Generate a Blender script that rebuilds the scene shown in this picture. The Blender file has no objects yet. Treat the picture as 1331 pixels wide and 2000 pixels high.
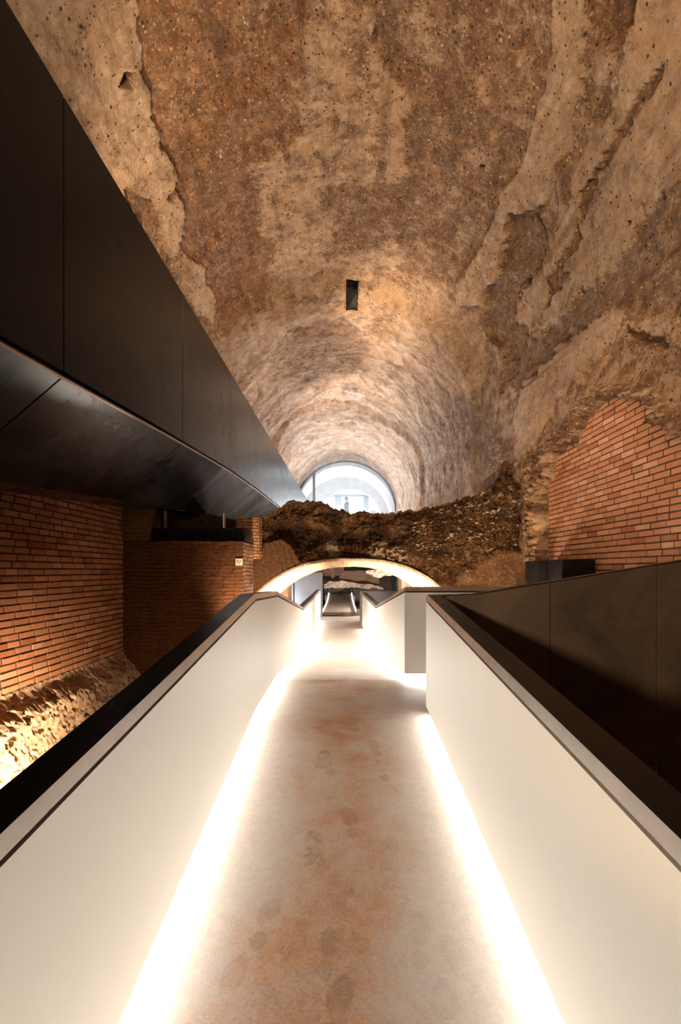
import bpy, math, random
import numpy as np
from mathutils import Vector, Matrix
random.seed(7)
PI = math.pi
sc = bpy.context.scene
COL = sc.collection
EY = 3.4                                   # eye height above the dug-out ground
F, CX, CY = 944.0, 668.0, 1115.0           # lens of the photograph, in pixels

# ---------------------------------------------------------------- numpy noise
def _hash(ix, iy, iz, s):
    h = (ix * 374761393 + iy * 668265263 + iz * 2147483647 + s * 1274126177) & 0xFFFFFFFF
    h = ((h ^ (h >> 13)) * 1274126177) & 0xFFFFFFFF
    h = ((h ^ (h >> 16)) * 2246822519) & 0xFFFFFFFF
    return ((h ^ (h >> 15)) & 0xFFFFFF) / float(0xFFFFFF)
def vnoise(x, y, z, s=0):
    x = np.asarray(x, float); y = np.asarray(y, float) + 0 * x; z = np.asarray(z, float) + 0 * x
    ix = np.floor(x).astype(np.int64); iy = np.floor(y).astype(np.int64); iz = np.floor(z).astype(np.int64)
    fx, fy, fz = x - ix, y - iy, z - iz
    fx = fx * fx * (3 - 2 * fx); fy = fy * fy * (3 - 2 * fy); fz = fz * fz * (3 - 2 * fz)
    r = 0
    for a in (0, 1):
        for b in (0, 1):
            for c in (0, 1):
                w = (fx if a else 1 - fx) * (fy if b else 1 - fy) * (fz if c else 1 - fz)
                r = r + w * _hash(ix + a, iy + b, iz + c, s)
    return r * 2 - 1
def fbm(x, y, z, o=4, s=0, g=0.5):
    r, a, k = 0, 1.0, 1.0
    for i in range(o):
        r = r + a * vnoise(x * k + 13.7 * i, y * k + 5.1 * i, z * k + 9.2 * i, s + i)
        a *= g; k *= 2.03
    return r
def cells(u, v, s=0):
    """2-D voronoi: distance to nearest, edge distance (f2-f1) and a random value of the nearest cell"""
    iu = np.floor(u).astype(np.int64); iv = np.floor(v).astype(np.int64)
    f1 = np.full(u.shape, 9.0); f2 = np.full(u.shape, 9.0); rid = np.zeros(u.shape)
    for a in (-1, 0, 1):
        for b in (-1, 0, 1):
            cu, cv = iu + a, iv + b
            px = cu + 0.15 + 0.7 * _hash(cu, cv, 0 * cu, s); py = cv + 0.15 + 0.7 * _hash(cu, cv, 0 * cu + 1, s)
            d = np.hypot(u - px, v - py); r = _hash(cu, cv, 0 * cu + 2, s)
            m = d < f1
            f2 = np.where(m, f1, np.minimum(f2, d)); rid = np.where(m, r, rid); f1 = np.where(m, d, f1)
    return f1, f2 - f1, rid
def sstep(a, b, x):
    t = np.clip((x - a) / (b - a), 0, 1)
    return t * t * (3 - 2 * t)
def poly_sd(px, py, poly):
    """signed distance, positive inside"""
    d = np.full(px.shape, 1e9); ins = np.zeros(px.shape, bool); n = len(poly)
    for i in range(n):
        x0, y0 = poly[i]; x1, y1 = poly[(i + 1) % n]
        ex, ey = x1 - x0, y1 - y0
        t = np.clip(((px - x0) * ex + (py - y0) * ey) / (ex * ex + ey * ey + 1e-9), 0, 1)
        d = np.minimum(d, np.hypot(px - x0 - t * ex, py - y0 - t * ey))
        c = ((y0 > py) != (y1 > py)) & (px < (x1 - x0) * (py - y0) / ((y1 - y0) if y1 != y0 else 1e-9) + x0)
        ins ^= c
    return np.where(ins, d, -d)

# ---------------------------------------------------------------- objects
def tag(o, label=None, cat=None, group=None, kind=None):
    if label: o['label'] = label
    if cat: o['category'] = cat
    if group: o['group'] = group
    if kind: o['kind'] = kind
    return o
def mesh_obj(name, verts, faces, mat=None, parent=None, smooth=False):
    me = bpy.data.meshes.new(name)
    me.from_pydata([tuple(v) for v in verts], [], faces)
    me.update()
    if smooth: me.polygons.foreach_set('use_smooth', [True] * len(me.polygons))
    o = bpy.data.objects.new(name, me); COL.objects.link(o)
    if mat: me.materials.append(mat)
    if parent: o.parent = parent; o.matrix_parent_inverse = Matrix.Translation(-parent.location)
    return o
def empty(name, loc, label, cat, group=None):
    o = bpy.data.objects.new(name, None); COL.objects.link(o)
    o.location = loc; o.empty_display_size = 0.2
    return tag(o, label, cat, group)
class MB:
    def __init__(s): s.v = []; s.f = []
    def add(s, vs, fs):
        n = len(s.v); s.v += [tuple(v) for v in vs]; s.f += [tuple(i + n for i in f) for f in fs]; return s
    def box(s, x0, x1, y0, y1, z0, z1):
        return s.add([(x0,y0,z0),(x1,y0,z0),(x1,y1,z0),(x0,y1,z0),(x0,y0,z1),(x1,y0,z1),(x1,y1,z1),(x0,y1,z1)],
                     [(0,3,2,1),(4,5,6,7),(0,1,5,4),(1,2,6,5),(2,3,7,6),(3,0,4,7)])
    def loft(s, rings, caps=True):
        """rings: list of equally long closed point loops"""
        n = len(rings[0]); vs = [p for r in rings for p in r]; fs = []
        for i in range(len(rings) - 1):
            for j in range(n):
                a = i * n + j; b = i * n + (j + 1) % n
                fs.append((a, b, b + n, a + n))
        if caps:
            fs.append(tuple(range(n - 1, -1, -1))); m = (len(rings) - 1) * n
            fs.append(tuple(m + k for k in range(n)))
        return s.add(vs, fs)
    def cyl(s, p, r0, r1, axis='z', h=1, n=20):
        rings = []
        for r, t in ((r0, 0), (r1, h)):
            ring = []
            for k in range(n):
                a = 2 * PI * k / n; c, d = r * math.cos(a), r * math.sin(a)
                ring.append((p[0]+c, p[1]+d, p[2]+t) if axis == 'z' else (p[0]+c, p[1]+t, p[2]+d) if axis == 'y' else (p[0]+t, p[1]+c, p[2]+d))
            rings.append(ring)
        return s.loft(rings)
    def build(s, name, mat, parent=None, smooth=False, bevel=0):
        o = mesh_obj(name, s.v, s.f, mat, parent, smooth)
        if bevel:
            m = o.modifiers.new('bevel', 'BEVEL'); m.width = bevel; m.segments = 2; m.limit_method = 'ANGLE'
        return o
def grid_obj(name, P, mat, parent=None, closed_u=False, attrs=None, skip=None, smooth=True, flip=False):
    """P: (rows, cols, 3) array; attrs: dict name -> (rows, cols, 3) colour; skip: bool (rows-1, cols-1) faces left out"""
    R, C = P.shape[:2]
    me = bpy.data.meshes.new(name)
    idx = np.arange(R * C).reshape(R, C)
    if closed_u: nxt = np.roll(idx, -1, axis=0); a, b, c, d = idx[:, :-1], idx[:, 1:], nxt[:, 1:], nxt[:, :-1]
    else: a, b, c, d = idx[:-1, :-1], idx[:-1, 1:], idx[1:, 1:], idx[1:, :-1]
    q = np.stack([a, b, c, d] if not flip else [a, d, c, b], -1)
    q = q[~skip] if skip is not None else q.reshape(-1, 4)
    n = len(q)
    me.vertices.add(R * C); me.vertices.foreach_set('co', P.reshape(-1).astype(np.float32))
    me.loops.add(n * 4); me.loops.foreach_set('vertex_index', q.reshape(-1).astype(np.int32))
    me.polygons.add(n); me.polygons.foreach_set('loop_start', np.arange(0, n * 4, 4, dtype=np.int32))
    me.update(calc_edges=True)
    if smooth: me.polygons.foreach_set('use_smooth', np.ones(n, bool))
    for k, v in (attrs or {}).items():
        at = me.attributes.new(k, 'FLOAT_COLOR', 'POINT')
        rgba = np.ones((R * C, 4), np.float32); rgba[:, :3] = v.reshape(-1, 3)
        at.data.foreach_set('color', rgba.reshape(-1))
    me.materials.append(mat)
    o = bpy.data.objects.new(name, me); COL.objects.link(o)
    if parent: o.parent = parent; o.matrix_parent_inverse = Matrix.Translation(-parent.location)
    return o

# ---------------------------------------------------------------- materials
def new_mat(name):
    m = bpy.data.materials.new(name); m.use_nodes = True
    nt = m.node_tree; b = nt.nodes['Principled BSDF']
    return m, nt, b
class NT:
    def __init__(s, name, rough=0.8, metal=0.0, col=(0.5, 0.5, 0.5), spec=0.3):
        s.m, s.t, s.b = new_mat(name)
        s.b.inputs['Roughness'].default_value = rough; s.b.inputs['Metallic'].default_value = metal
        s.b.inputs['Base Color'].default_value = (*col, 1); s.b.inputs['Specular IOR Level'].default_value = spec
        s.co = s.n('ShaderNodeTexCoord').outputs['Object']
    def n(s, t, **k):
        x = s.t.nodes.new(t)
        for a, v in k.items(): setattr(x, a, v)
        return x
    def link(s, a, b): s.t.links.new(a, b)
    def scaled(s, sx, sy, sz, rot=(0, 0, 0)):
        m = s.n('ShaderNodeMapping'); m.inputs['Scale'].default_value = (sx, sy, sz); m.inputs['Rotation'].default_value = rot
        s.link(s.co, m.inputs['Vector']); return m.outputs['Vector']
    def noise(s, scale, detail=6, rough=0.6, vec=None, dist=0.0):
        x = s.n('ShaderNodeTexNoise'); x.inputs['Scale'].default_value = scale; x.inputs['Detail'].default_value = detail
        x.inputs['Roughness'].default_value = rough; x.inputs['Distortion'].default_value = dist
        s.link(vec or s.co, x.inputs['Vector']); return x.outputs['Fac']
    def voro(s, scale, feature='F1', vec=None, out='Distance', rnd=1.0):
        x = s.n('ShaderNodeTexVoronoi', feature=feature); x.inputs['Scale'].default_value = scale
        x.inputs['Randomness'].default_value = rnd
        s.link(vec or s.co, x.inputs['Vector']); return x.outputs[out]
    def ramp(s, fac, stops, interp='LINEAR'):
        x = s.n('ShaderNodeValToRGB'); e = x.color_ramp.elements; x.color_ramp.interpolation = interp
        while len(e) < len(stops): e.new(0.5)
        for k, (p, c) in enumerate(stops):
            e[k].position = p; e[k].color = (*c, 1) if hasattr(c, '__len__') else (c, c, c, 1)
        s.link(fac, x.inputs[0]); return x.outputs[0]
    def mix(s, fac, a, b, mode='MIX'):
        x = s.n('ShaderNodeMix', data_type='RGBA', blend_type=mode)
        if isinstance(fac, (int, float)): x.inputs[0].default_value = fac
        else: s.link(fac, x.inputs[0])
        for v, i in ((a, 6), (b, 7)):
            if hasattr(v, 'is_linked'): s.link(v, x.inputs[i])
            else: x.inputs[i].default_value = (*v, 1)
        return x.outputs[2]
    def math(s, op, a, b=0.0, clamp=False):
        x = s.n('ShaderNodeMath', operation=op); x.use_clamp = clamp
        for v, i in ((a, 0), (b, 1)):
            if hasattr(v, 'is_linked'): s.link(v, x.inputs[i])
            else: x.inputs[i].default_value = v
        return x.outputs[0]
    def attr(s, name):
        x = s.n('ShaderNodeAttribute'); x.attribute_name = name; return x
    def sep(s, c):
        x = s.n('ShaderNodeSeparateColor'); s.link(c, x.inputs[0]); return x.outputs
    def color(s, c): s.link(c, s.b.inputs['Base Color']); return s
    def rough(s, c): s.link(c, s.b.inputs['Roughness']); return s
    def bump(s, h, dist=0.01, strength=1.0):
        x = s.n('ShaderNodeBump'); x.inputs['Distance'].default_value = dist; x.inputs['Strength'].default_value = strength
        s.link(h, x.inputs['Height']); s.link(x.outputs[0], s.b.inputs['Normal']); return s

# ancient concrete: mask.r = plaster kept, mask.g = orange aggregate, mask.b = grey damp
def mat_vault():
    k = NT('ancient_vault_concrete', 0.9, spec=0.15)
    mk = k.sep(k.attr('mask').outputs['Color'])
    pl, orr, gr = mk[0], mk[1], mk[2]
    n1 = k.noise(1.1, 8, 0.65); n2 = k.noise(6, 10, 0.78); n3 = k.noise(45, 5, 0.7); n5 = k.noise(2.6, 11, 0.75, dist=0.35)
    def stones(scale, cut, r0):
        vc = k.sep(k.voro(scale, out='Color')); vd_ = k.voro(scale)
        rad = k.math('MULTIPLY', vc[2], r0)
        on = k.math('MULTIPLY', k.math('LESS_THAN', vd_, rad), k.math('GREATER_THAN', vc[1], cut))
        return vc[0], on, vd_
    sr, son, sd_ = stones(30, 0.35, 0.62)
    tr, ton, td_ = stones(62, 0.45, 0.6)
    pr, pon, pd_ = stones(21, 0.66, 0.36)
    STN = [(0.0, (0.045, 0.028, 0.018)), (0.22, (0.14, 0.085, 0.05)), (0.45, (0.30, 0.20, 0.12)), (0.66, (0.46, 0.205, 0.075)), (0.85, (0.50, 0.36, 0.23)), (1.0, (0.74, 0.60, 0.44))]
    aggr = k.ramp(n2, [(0.34, (0.080, 0.047, 0.026)), (0.5, (0.205, 0.128, 0.073)), (0.66, (0.42, 0.29, 0.18))])
    aggr = k.mix(k.math('MULTIPLY', ton, 0.75), aggr, k.ramp(tr, STN))
    aggr = k.mix(k.math('MULTIPLY', son, 0.85), aggr, k.ramp(sr, STN))
    orange = k.mix(0.45, aggr, k.ramp(n3, [(0.38, (0.17, 0.07, 0.028)), (0.62, (0.56, 0.27, 0.115))]))
    aggr = k.mix(k.math('MULTIPLY', orr, k.ramp(n5, [(0.42, 0.15), (0.58, 1.0)])), aggr, orange)
    plas = k.ramp(n2, [(0.32, (0.25, 0.165, 0.10)), (0.5, (0.45, 0.33, 0.22)), (0.68, (0.66, 0.53, 0.385))])
    plas = k.mix(k.math('MULTIPLY', ton, 0.35), plas, k.ramp(tr, STN))
    plas = k.mix(k.ramp(n1, [(0.45, 0.0), (0.65, 0.45)]), plas, (0.55, 0.36, 0.20))
    f = k.math('ADD', pl, k.math('MULTIPLY', k.math('SUBTRACT', n5, 0.5), 2.7))
    f = k.math('ADD', f, k.math('MULTIPLY', k.math('SUBTRACT', n3, 0.5), 1.0))
    f = k.ramp(f, [(0.36, 0.0), (0.62, 1.0)])
    c = k.mix(f, aggr, plas)
    ys = k.n('ShaderNodeSeparateXYZ'); k.link(k.co, ys.inputs[0])
    mr = k.n('ShaderNodeMapRange'); mr.inputs[1].default_value = 9.8; mr.inputs[2].default_value = 12.2; k.link(k.math('ADD', ys.outputs[1], k.math('MULTIPLY', k.math('SUBTRACT', n5, 0.5), 5.0)), mr.inputs[0])
    far = mr.outputs[0]
    lam = k.noise(1.0, 10, 0.74, vec=k.scaled(1.5, 1.5, 1.5), dist=0.9)
    l2 = k.noise(0.9, 10, 0.75, dist=0.8)
    lamc = k.ramp(lam, [(0.36, (0.13, 0.075, 0.042)), (0.455, (0.36, 0.235, 0.145)), (0.53, (0.66, 0.51, 0.365)), (0.62, (0.84, 0.76, 0.66))])
    lamc = k.mix(k.ramp(l2, [(0.50, 0.0), (0.60, 0.75)]), lamc, k.mix(k.ramp(n2, [(0.4, 0.0), (0.6, 1.0)]), (0.42, 0.22, 0.11), (0.66, 0.46, 0.30)))
    c = k.mix(k.math('MULTIPLY', far, k.math('SUBTRACT', 0.9, k.math('MULTIPLY', orr, 0.6), True)), c, lamc)
    greyc = k.ramp(n5, [(0.3, (0.12, 0.09, 0.075)), (0.52, (0.25, 0.20, 0.17)), (0.7, (0.46, 0.41, 0.37))])
    c = k.mix(k.math('MULTIPLY', gr, 0.75), c, greyc)
    lon = k.noise(1.0, 8, 0.7, vec=k.scaled(4.0, 0.45, 4.0))
    c = k.mix(k.math('MULTIPLY', k.math('SUBTRACT', 1.0, far), k.ramp(lon, [(0.5, 0.0), (0.66, 0.5)])), c, (0.095, 0.055, 0.03))
    scr = k.noise(2.4, 12, 0.82, dist=0.3)
    c = k.mix(k.ramp(scr, [(0.57, 0.0), (0.64, 0.6)]), c, (0.66, 0.52, 0.38))
    st = k.ramp(k.noise(1.3, 11, 0.76, dist=0.9), [(0.54, 0.0), (0.64, 0.6)])
    c = k.mix(st, c, (0.10, 0.06, 0.033))
    c = k.mix(k.math('MULTIPLY', pon, 0.85), c, (0.035, 0.02, 0.012))
    c = k.mix(1.0, c, (0.96, 0.84, 0.75), 'MULTIPLY')
    k.color(c)
    h = k.math('ADD', k.math('MULTIPLY', n2, 0.7), k.math('MULTIPLY', n5, 1.0))
    h = k.math('SUBTRACT', h, k.math('MULTIPLY', pon, 0.22))
    h = k.math('ADD', h, k.math('MULTIPLY', k.math('MULTIPLY', son, 0.10), k.math('SUBTRACT', 1.0, f)))
    h = k.math('ADD', h, k.math('MULTIPLY', lam, k.math('MULTIPLY', far, 1.2)))
    k.bump(h, 0.07, 1.0)
    return k.m
def mat_brick(name, tint=(1, 1, 1)):
    k = NT(name, 0.85, spec=0.2)
    a = k.attr('tone').outputs['Color']
    n = k.noise(9, 6, 0.7); n2 = k.noise(60, 4, 0.6)
    c = k.mix(k.ramp(n, [(0.52, 0.0), (0.75, 0.45)]), a, (0.62, 0.36, 0.22))
    c = k.mix(k.ramp(n2, [(0.3, 0.35), (0.5, 0.0)]), c, (0.12, 0.04, 0.02))
    c = k.mix(1.0, c, tint, 'MULTIPLY')
    k.color(c); k.bump(k.math('ADD', k.math('MULTIPLY', n2, 0.5), n), 0.006, 0.7)
    return k.m
def mat_rock(name, dark, mid, light, scale=1.0, bump=0.05):
    k = NT(name, 0.92, spec=0.12)
    n1 = k.noise(2.2 * scale, 9, 0.7, dist=0.5); n2 = k.noise(14 * scale, 8, 0.72); vd = k.voro(11 * scale); n3 = k.noise(50 * scale, 5, 0.7)
    c = k.ramp(k.math('ADD', k.math('MULTIPLY', n1, 0.5), k.math('MULTIPLY', n2, 0.5)), [(0.36, dark), (0.5, mid), (0.66, light)])
    c = k.mix(k.ramp(n3, [(0.58, 0.0), (0.7, 0.6)]), c, dark)
    k.color(c); k.bump(k.math('ADD', k.math('ADD', n1, k.math('MULTIPLY', n2, 0.7)), k.math('MULTIPLY', n3, 0.25)), bump, 0.9)
    return k.m
def mat_mass():
    k = NT('earthy_rubble_masonry', 0.92, spec=0.15)
    mk = k.sep(k.attr('mask').outputs['Color'])
    n1 = k.noise(3.2, 9, 0.72, dist=0.8); n2 = k.noise(22, 8, 0.72); n3 = k.noise(70, 4, 0.7)
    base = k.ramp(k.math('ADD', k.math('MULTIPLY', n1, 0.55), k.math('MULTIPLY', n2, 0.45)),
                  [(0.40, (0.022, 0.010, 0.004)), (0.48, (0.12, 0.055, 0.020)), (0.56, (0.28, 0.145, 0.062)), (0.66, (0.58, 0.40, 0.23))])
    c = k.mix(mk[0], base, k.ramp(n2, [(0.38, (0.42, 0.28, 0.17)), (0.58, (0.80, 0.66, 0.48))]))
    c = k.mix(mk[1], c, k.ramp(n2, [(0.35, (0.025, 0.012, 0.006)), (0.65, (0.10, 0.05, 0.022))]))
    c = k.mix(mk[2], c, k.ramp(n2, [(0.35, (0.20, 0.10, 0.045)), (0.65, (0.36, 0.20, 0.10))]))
    k.color(c)
    k.bump(k.math('ADD', k.math('ADD', n1, n2), k.math('MULTIPLY', n3, 0.3)), 0.09, 1.0)
    return k.m
def mat_plain(name, col, rough=0.6, metal=0.0, spec=0.4, nscale=0, namt=0.15, bump=0):
    k = NT(name, rough, metal, col, spec)
    if nscale:
        n = k.noise(nscale, 6, 0.6)
        lo = tuple(c * (1 - namt) for c in col); hi = tuple(min(1, c * (1 + namt)) for c in col)
        k.color(k.ramp(n, [(0.3, lo), (0.7, hi)]))
        if bump: k.bump(n, bump, 0.6)
    return k.m
def mat_steel(name, col, r0, r1, bump=0.05, vary=1.0, spec=0.2):
    k = NT(name, 0.4, 0.0, col, spec)
    n = k.noise(1.3, 7, 0.65, dist=1.0); m = k.noise(14, 5, 0.6, vec=k.scaled(1, 0.2, 1))
    f = k.math('ADD', k.math('MULTIPLY', n, 0.88), k.math('MULTIPLY', m, 0.12))
    k.rough(k.ramp(f, [(0.3, r0), (0.7, r1)]))
    k.color(k.ramp(f, [(0.35, tuple(c * (1 - 0.3 * vary) for c in col)), (0.7, tuple(min(1, c * (1 + 0.7 * vary)) for c in col))]))
    k.bump(n, 0.01, bump)
    return k.m
def mat_emit(name, col, strength):
    m, nt, b = new_mat(name); nt.nodes.remove(b)
    e = nt.nodes.new('ShaderNodeEmission'); e.inputs[0].default_value = (*col, 1); e.inputs[1].default_value = strength
    nt.links.new(e.outputs[0], nt.nodes['Material Output'].inputs[0]); return m
def mat_deck():
    k = NT('beige_walkway_screed', 0.55, spec=0.35)
    mk = k.sep(k.attr('mask').outputs['Color'])
    n1 = k.noise(3.0, 8, 0.7, dist=0.4); n2 = k.noise(26, 7, 0.75, dist=0.5); n3 = k.noise(90, 3, 0.6)
    base = k.ramp(n2, [(0.3, (0.50, 0.43, 0.375)), (0.7, (0.63, 0.57, 0.51))])
    d = k.math('ADD', mk[0], k.math('MULTIPLY', k.math('SUBTRACT', n1, 0.5), 1.5))
    d = k.math('ADD', d, k.math('MULTIPLY', k.math('SUBTRACT', n2, 0.5), 1.0))
    d = k.math('ADD', d, k.math('MULTIPLY', k.math('SUBTRACT', n3, 0.5), 0.9)); d = k.ramp(d, [(0.34, 0.0), (1.0, 1.0)])
    c = k.mix(d, base, k.ramp(n2, [(0.36, (0.36, 0.16, 0.075)), (0.62, (0.56, 0.33, 0.19))]))
    c = k.mix(k.math('MULTIPLY', mk[1], 0.75), c, (0.24, 0.13, 0.075))
    k.color(c); k.rough(k.ramp(n1, [(0.3, 0.42), (0.7, 0.7)]))
    k.bump(k.math('ADD', n2, k.math('MULTIPLY', n3, 0.4)), 0.002, 0.5)
    return k.m
def mat_oldbrick(name, c1, c2, mort, scale, axes, fade=0.5, bw=0.30, rh=0.06):
    """thin weathered bricks on a face, uv-free: object space x/z"""
    k = NT(name, 0.9, spec=0.12)
    nn = k.n('ShaderNodeTexNoise'); nn.inputs['Scale'].default_value = 3; k.link(k.co, nn.inputs['Vector'])
    wv = k.n('ShaderNodeVectorMath', operation='MULTIPLY_ADD'); k.link(nn.outputs['Color'], wv.inputs[0])
    wv.inputs[1].default_value = (0.05, 0.05, 0.05); k.link(k.co, wv.inputs[2])
    sx = k.n('ShaderNodeSeparateXYZ'); k.link(wv.outputs[0], sx.inputs[0]); mp = k.n('ShaderNodeCombineXYZ')
    k.link(sx.outputs['XYZ'.index(axes[0])], mp.inputs[0]); k.link(sx.outputs['XYZ'.index(axes[1])], mp.inputs[1])
    br = k.n('ShaderNodeTexBrick'); k.link(mp.outputs[0], br.inputs['Vector'])
    br.inputs['Scale'].default_value = scale; br.inputs['Brick Width'].default_value = bw; br.inputs['Row Height'].default_value = rh
    br.inputs['Mortar Size'].default_value = 0.009; br.inputs['Mortar Smooth'].default_value = 0.3
    br.inputs['Color1'].default_value = (*c1, 1); br.inputs['Color2'].default_value = (*c2, 1); br.inputs['Mortar'].default_value = (*mort, 1)
    n1 = k.noise(2.0, 8, 0.7, dist=0.6); n2 = k.noise(18, 7, 0.7)
    mud = k.ramp(n2, [(0.3, tuple(c * 0.45 for c in c1)), (0.7, tuple(c * 1.1 for c in c1))])
    c = k.mix(k.ramp(n1, [(0.5 - 0.25 * fade, 0.0), (0.62 - 0.1 * fade, fade)]), br.outputs['Color'], mud)
    k.color(c)
    h = k.math('SUBTRACT', k.math('MULTIPLY', n2, 0.6), k.math('MULTIPLY', br.outputs['Fac'], 0.5))
    k.bump(h, 0.02, 0.9)
    return k.m

M_vault = mat_vault()
M_brick = mat_brick('orange_brick', (0.84, 0.88, 0.95)); M_mortar = mat_plain('grey_mortar', (0.060, 0.037, 0.023), 0.95, nscale=20, bump=0.01)
M_foot = mat_rock('pitted_concrete_footing', (0.16, 0.09, 0.055), (0.42, 0.28, 0.18), (0.62, 0.47, 0.34), 1.6, 0.02)
M_mass = mat_mass()
M_soffit = mat_oldbrick('pale_arch_soffit_tiles', (0.62, 0.44, 0.30), (0.50, 0.30, 0.18), (0.66, 0.55, 0.43), 1.0, 'YX', 0.35, 0.28, 0.075)
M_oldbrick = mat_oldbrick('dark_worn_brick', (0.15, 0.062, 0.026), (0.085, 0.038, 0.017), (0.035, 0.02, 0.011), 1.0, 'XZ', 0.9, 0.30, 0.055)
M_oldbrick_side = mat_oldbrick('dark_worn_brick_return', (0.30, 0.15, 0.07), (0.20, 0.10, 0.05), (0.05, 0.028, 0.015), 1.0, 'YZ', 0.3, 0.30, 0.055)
M_steel = mat_steel('black_blued_steel', (0.012, 0.011, 0.0105), 0.20, 0.36)
M_steel_flat = mat_steel('burnished_black_steel', (0.055, 0.043, 0.034), 0.34, 0.55)
M_side = mat_steel('smooth_black_steel', (0.010, 0.009, 0.0085), 0.22, 0.30, 0.008, 0.3, 0.06)
M_rail = mat_steel('black_handrail_steel', (0.007, 0.006, 0.006), 0.22, 0.38, 0.02, 1.0, 0.12)
M_strip = mat_plain('brushed_bronze_edge', (0.42, 0.37, 0.34), 0.38, 0.9, nscale=6)
M_trim = mat_plain('thin_bronze_edge', (0.50, 0.38, 0.29), 0.35, 0.9)
M_panel = mat_plain('cream_lacquered_panel', (0.63, 0.60, 0.54), 0.5, spec=0.3, nscale=1.5, namt=0.02)
M_dark = mat_plain('dark_shadow_gap', (0.035, 0.022, 0.014), 0.8)
M_deck = mat_deck()
M_led = mat_emit('white_led_diffuser', (1.0, 0.94, 0.86), 31.0)
M_ground = mat_rock('dark_earth', (0.02, 0.012, 0.008), (0.07, 0.045, 0.03), (0.14, 0.09, 0.06), 1.0, 0.05)
M_grey = mat_plain('grey_plate', (0.16, 0.155, 0.16), 0.5, spec=0.4, nscale=2)
M_frame = mat_plain('dark_grey_window_frame', (0.035, 0.042, 0.042), 0.45)
M_whitewall = mat_plain('white_plaster', (0.72, 0.72, 0.73), 0.9, nscale=3, namt=0.08)

# ---------------------------------------------------------------- vault and side walls
XL, XR, SPR = -3.12, 3.02, 3.05
RIGHT_BRICK = [(1064,1100),(1062,1010),(1068,955),(1086,905),(1110,873),(1134,846),(1150,815),(1178,788),(1213,773),(1248,783),(1285,782),(1303,800),(1308,828),(1345,852),(1500,900),(1500,1400),(1064,1400)]
def profile(u, D):
    """u 0..1: left wall foot -> left springing (.27) -> crown (.5) -> right springing (.73) -> right foot"""
    Dw = D + 0.55 * fbm(u * 9, 0 * u, 0 * u, 4, 77) ; Dw2 = D + 0.9 * fbm(u * 7, 0 * u + 3, 0 * u, 4, 78)
    step = 0.5 * (sstep(9.9, 10.35, Dw) * 0.30 + sstep(17.2, 17.6, Dw2) * 0.26 + sstep(13.6, 13.9, Dw2) * 0.06)
    cx = 0.5 * (XL + XR) + 0.22 * sstep(9.0, 26.0, D)
    r = 0.5 * (XR - XL) - step
    t = np.clip((u - 0.27) / 0.46, 0, 1); a = PI * (1 - t)
    x = cx + r * np.cos(a); z = SPR + 0.05 + 0.06 * (D > -99) + r * np.sin(a) * (1.0 - 0.01)
    lo = u < 0.27; hi = u > 0.73
    z = np.where(lo, -3.4 + (SPR + 0.11 + 3.4) * (u / 0.27), z)
    z = np.where(hi, -3.4 + (SPR + 0.11 + 3.4) * ((1 - u) / 0.27), z)
    nx, nz = -np.cos(a), -np.sin(a)
    nx = np.where(lo, 1.0, np.where(hi, -1.0, nx)); nz = np.where(lo | hi, 0.0, nz)
    return x, z, nx, nz
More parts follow.
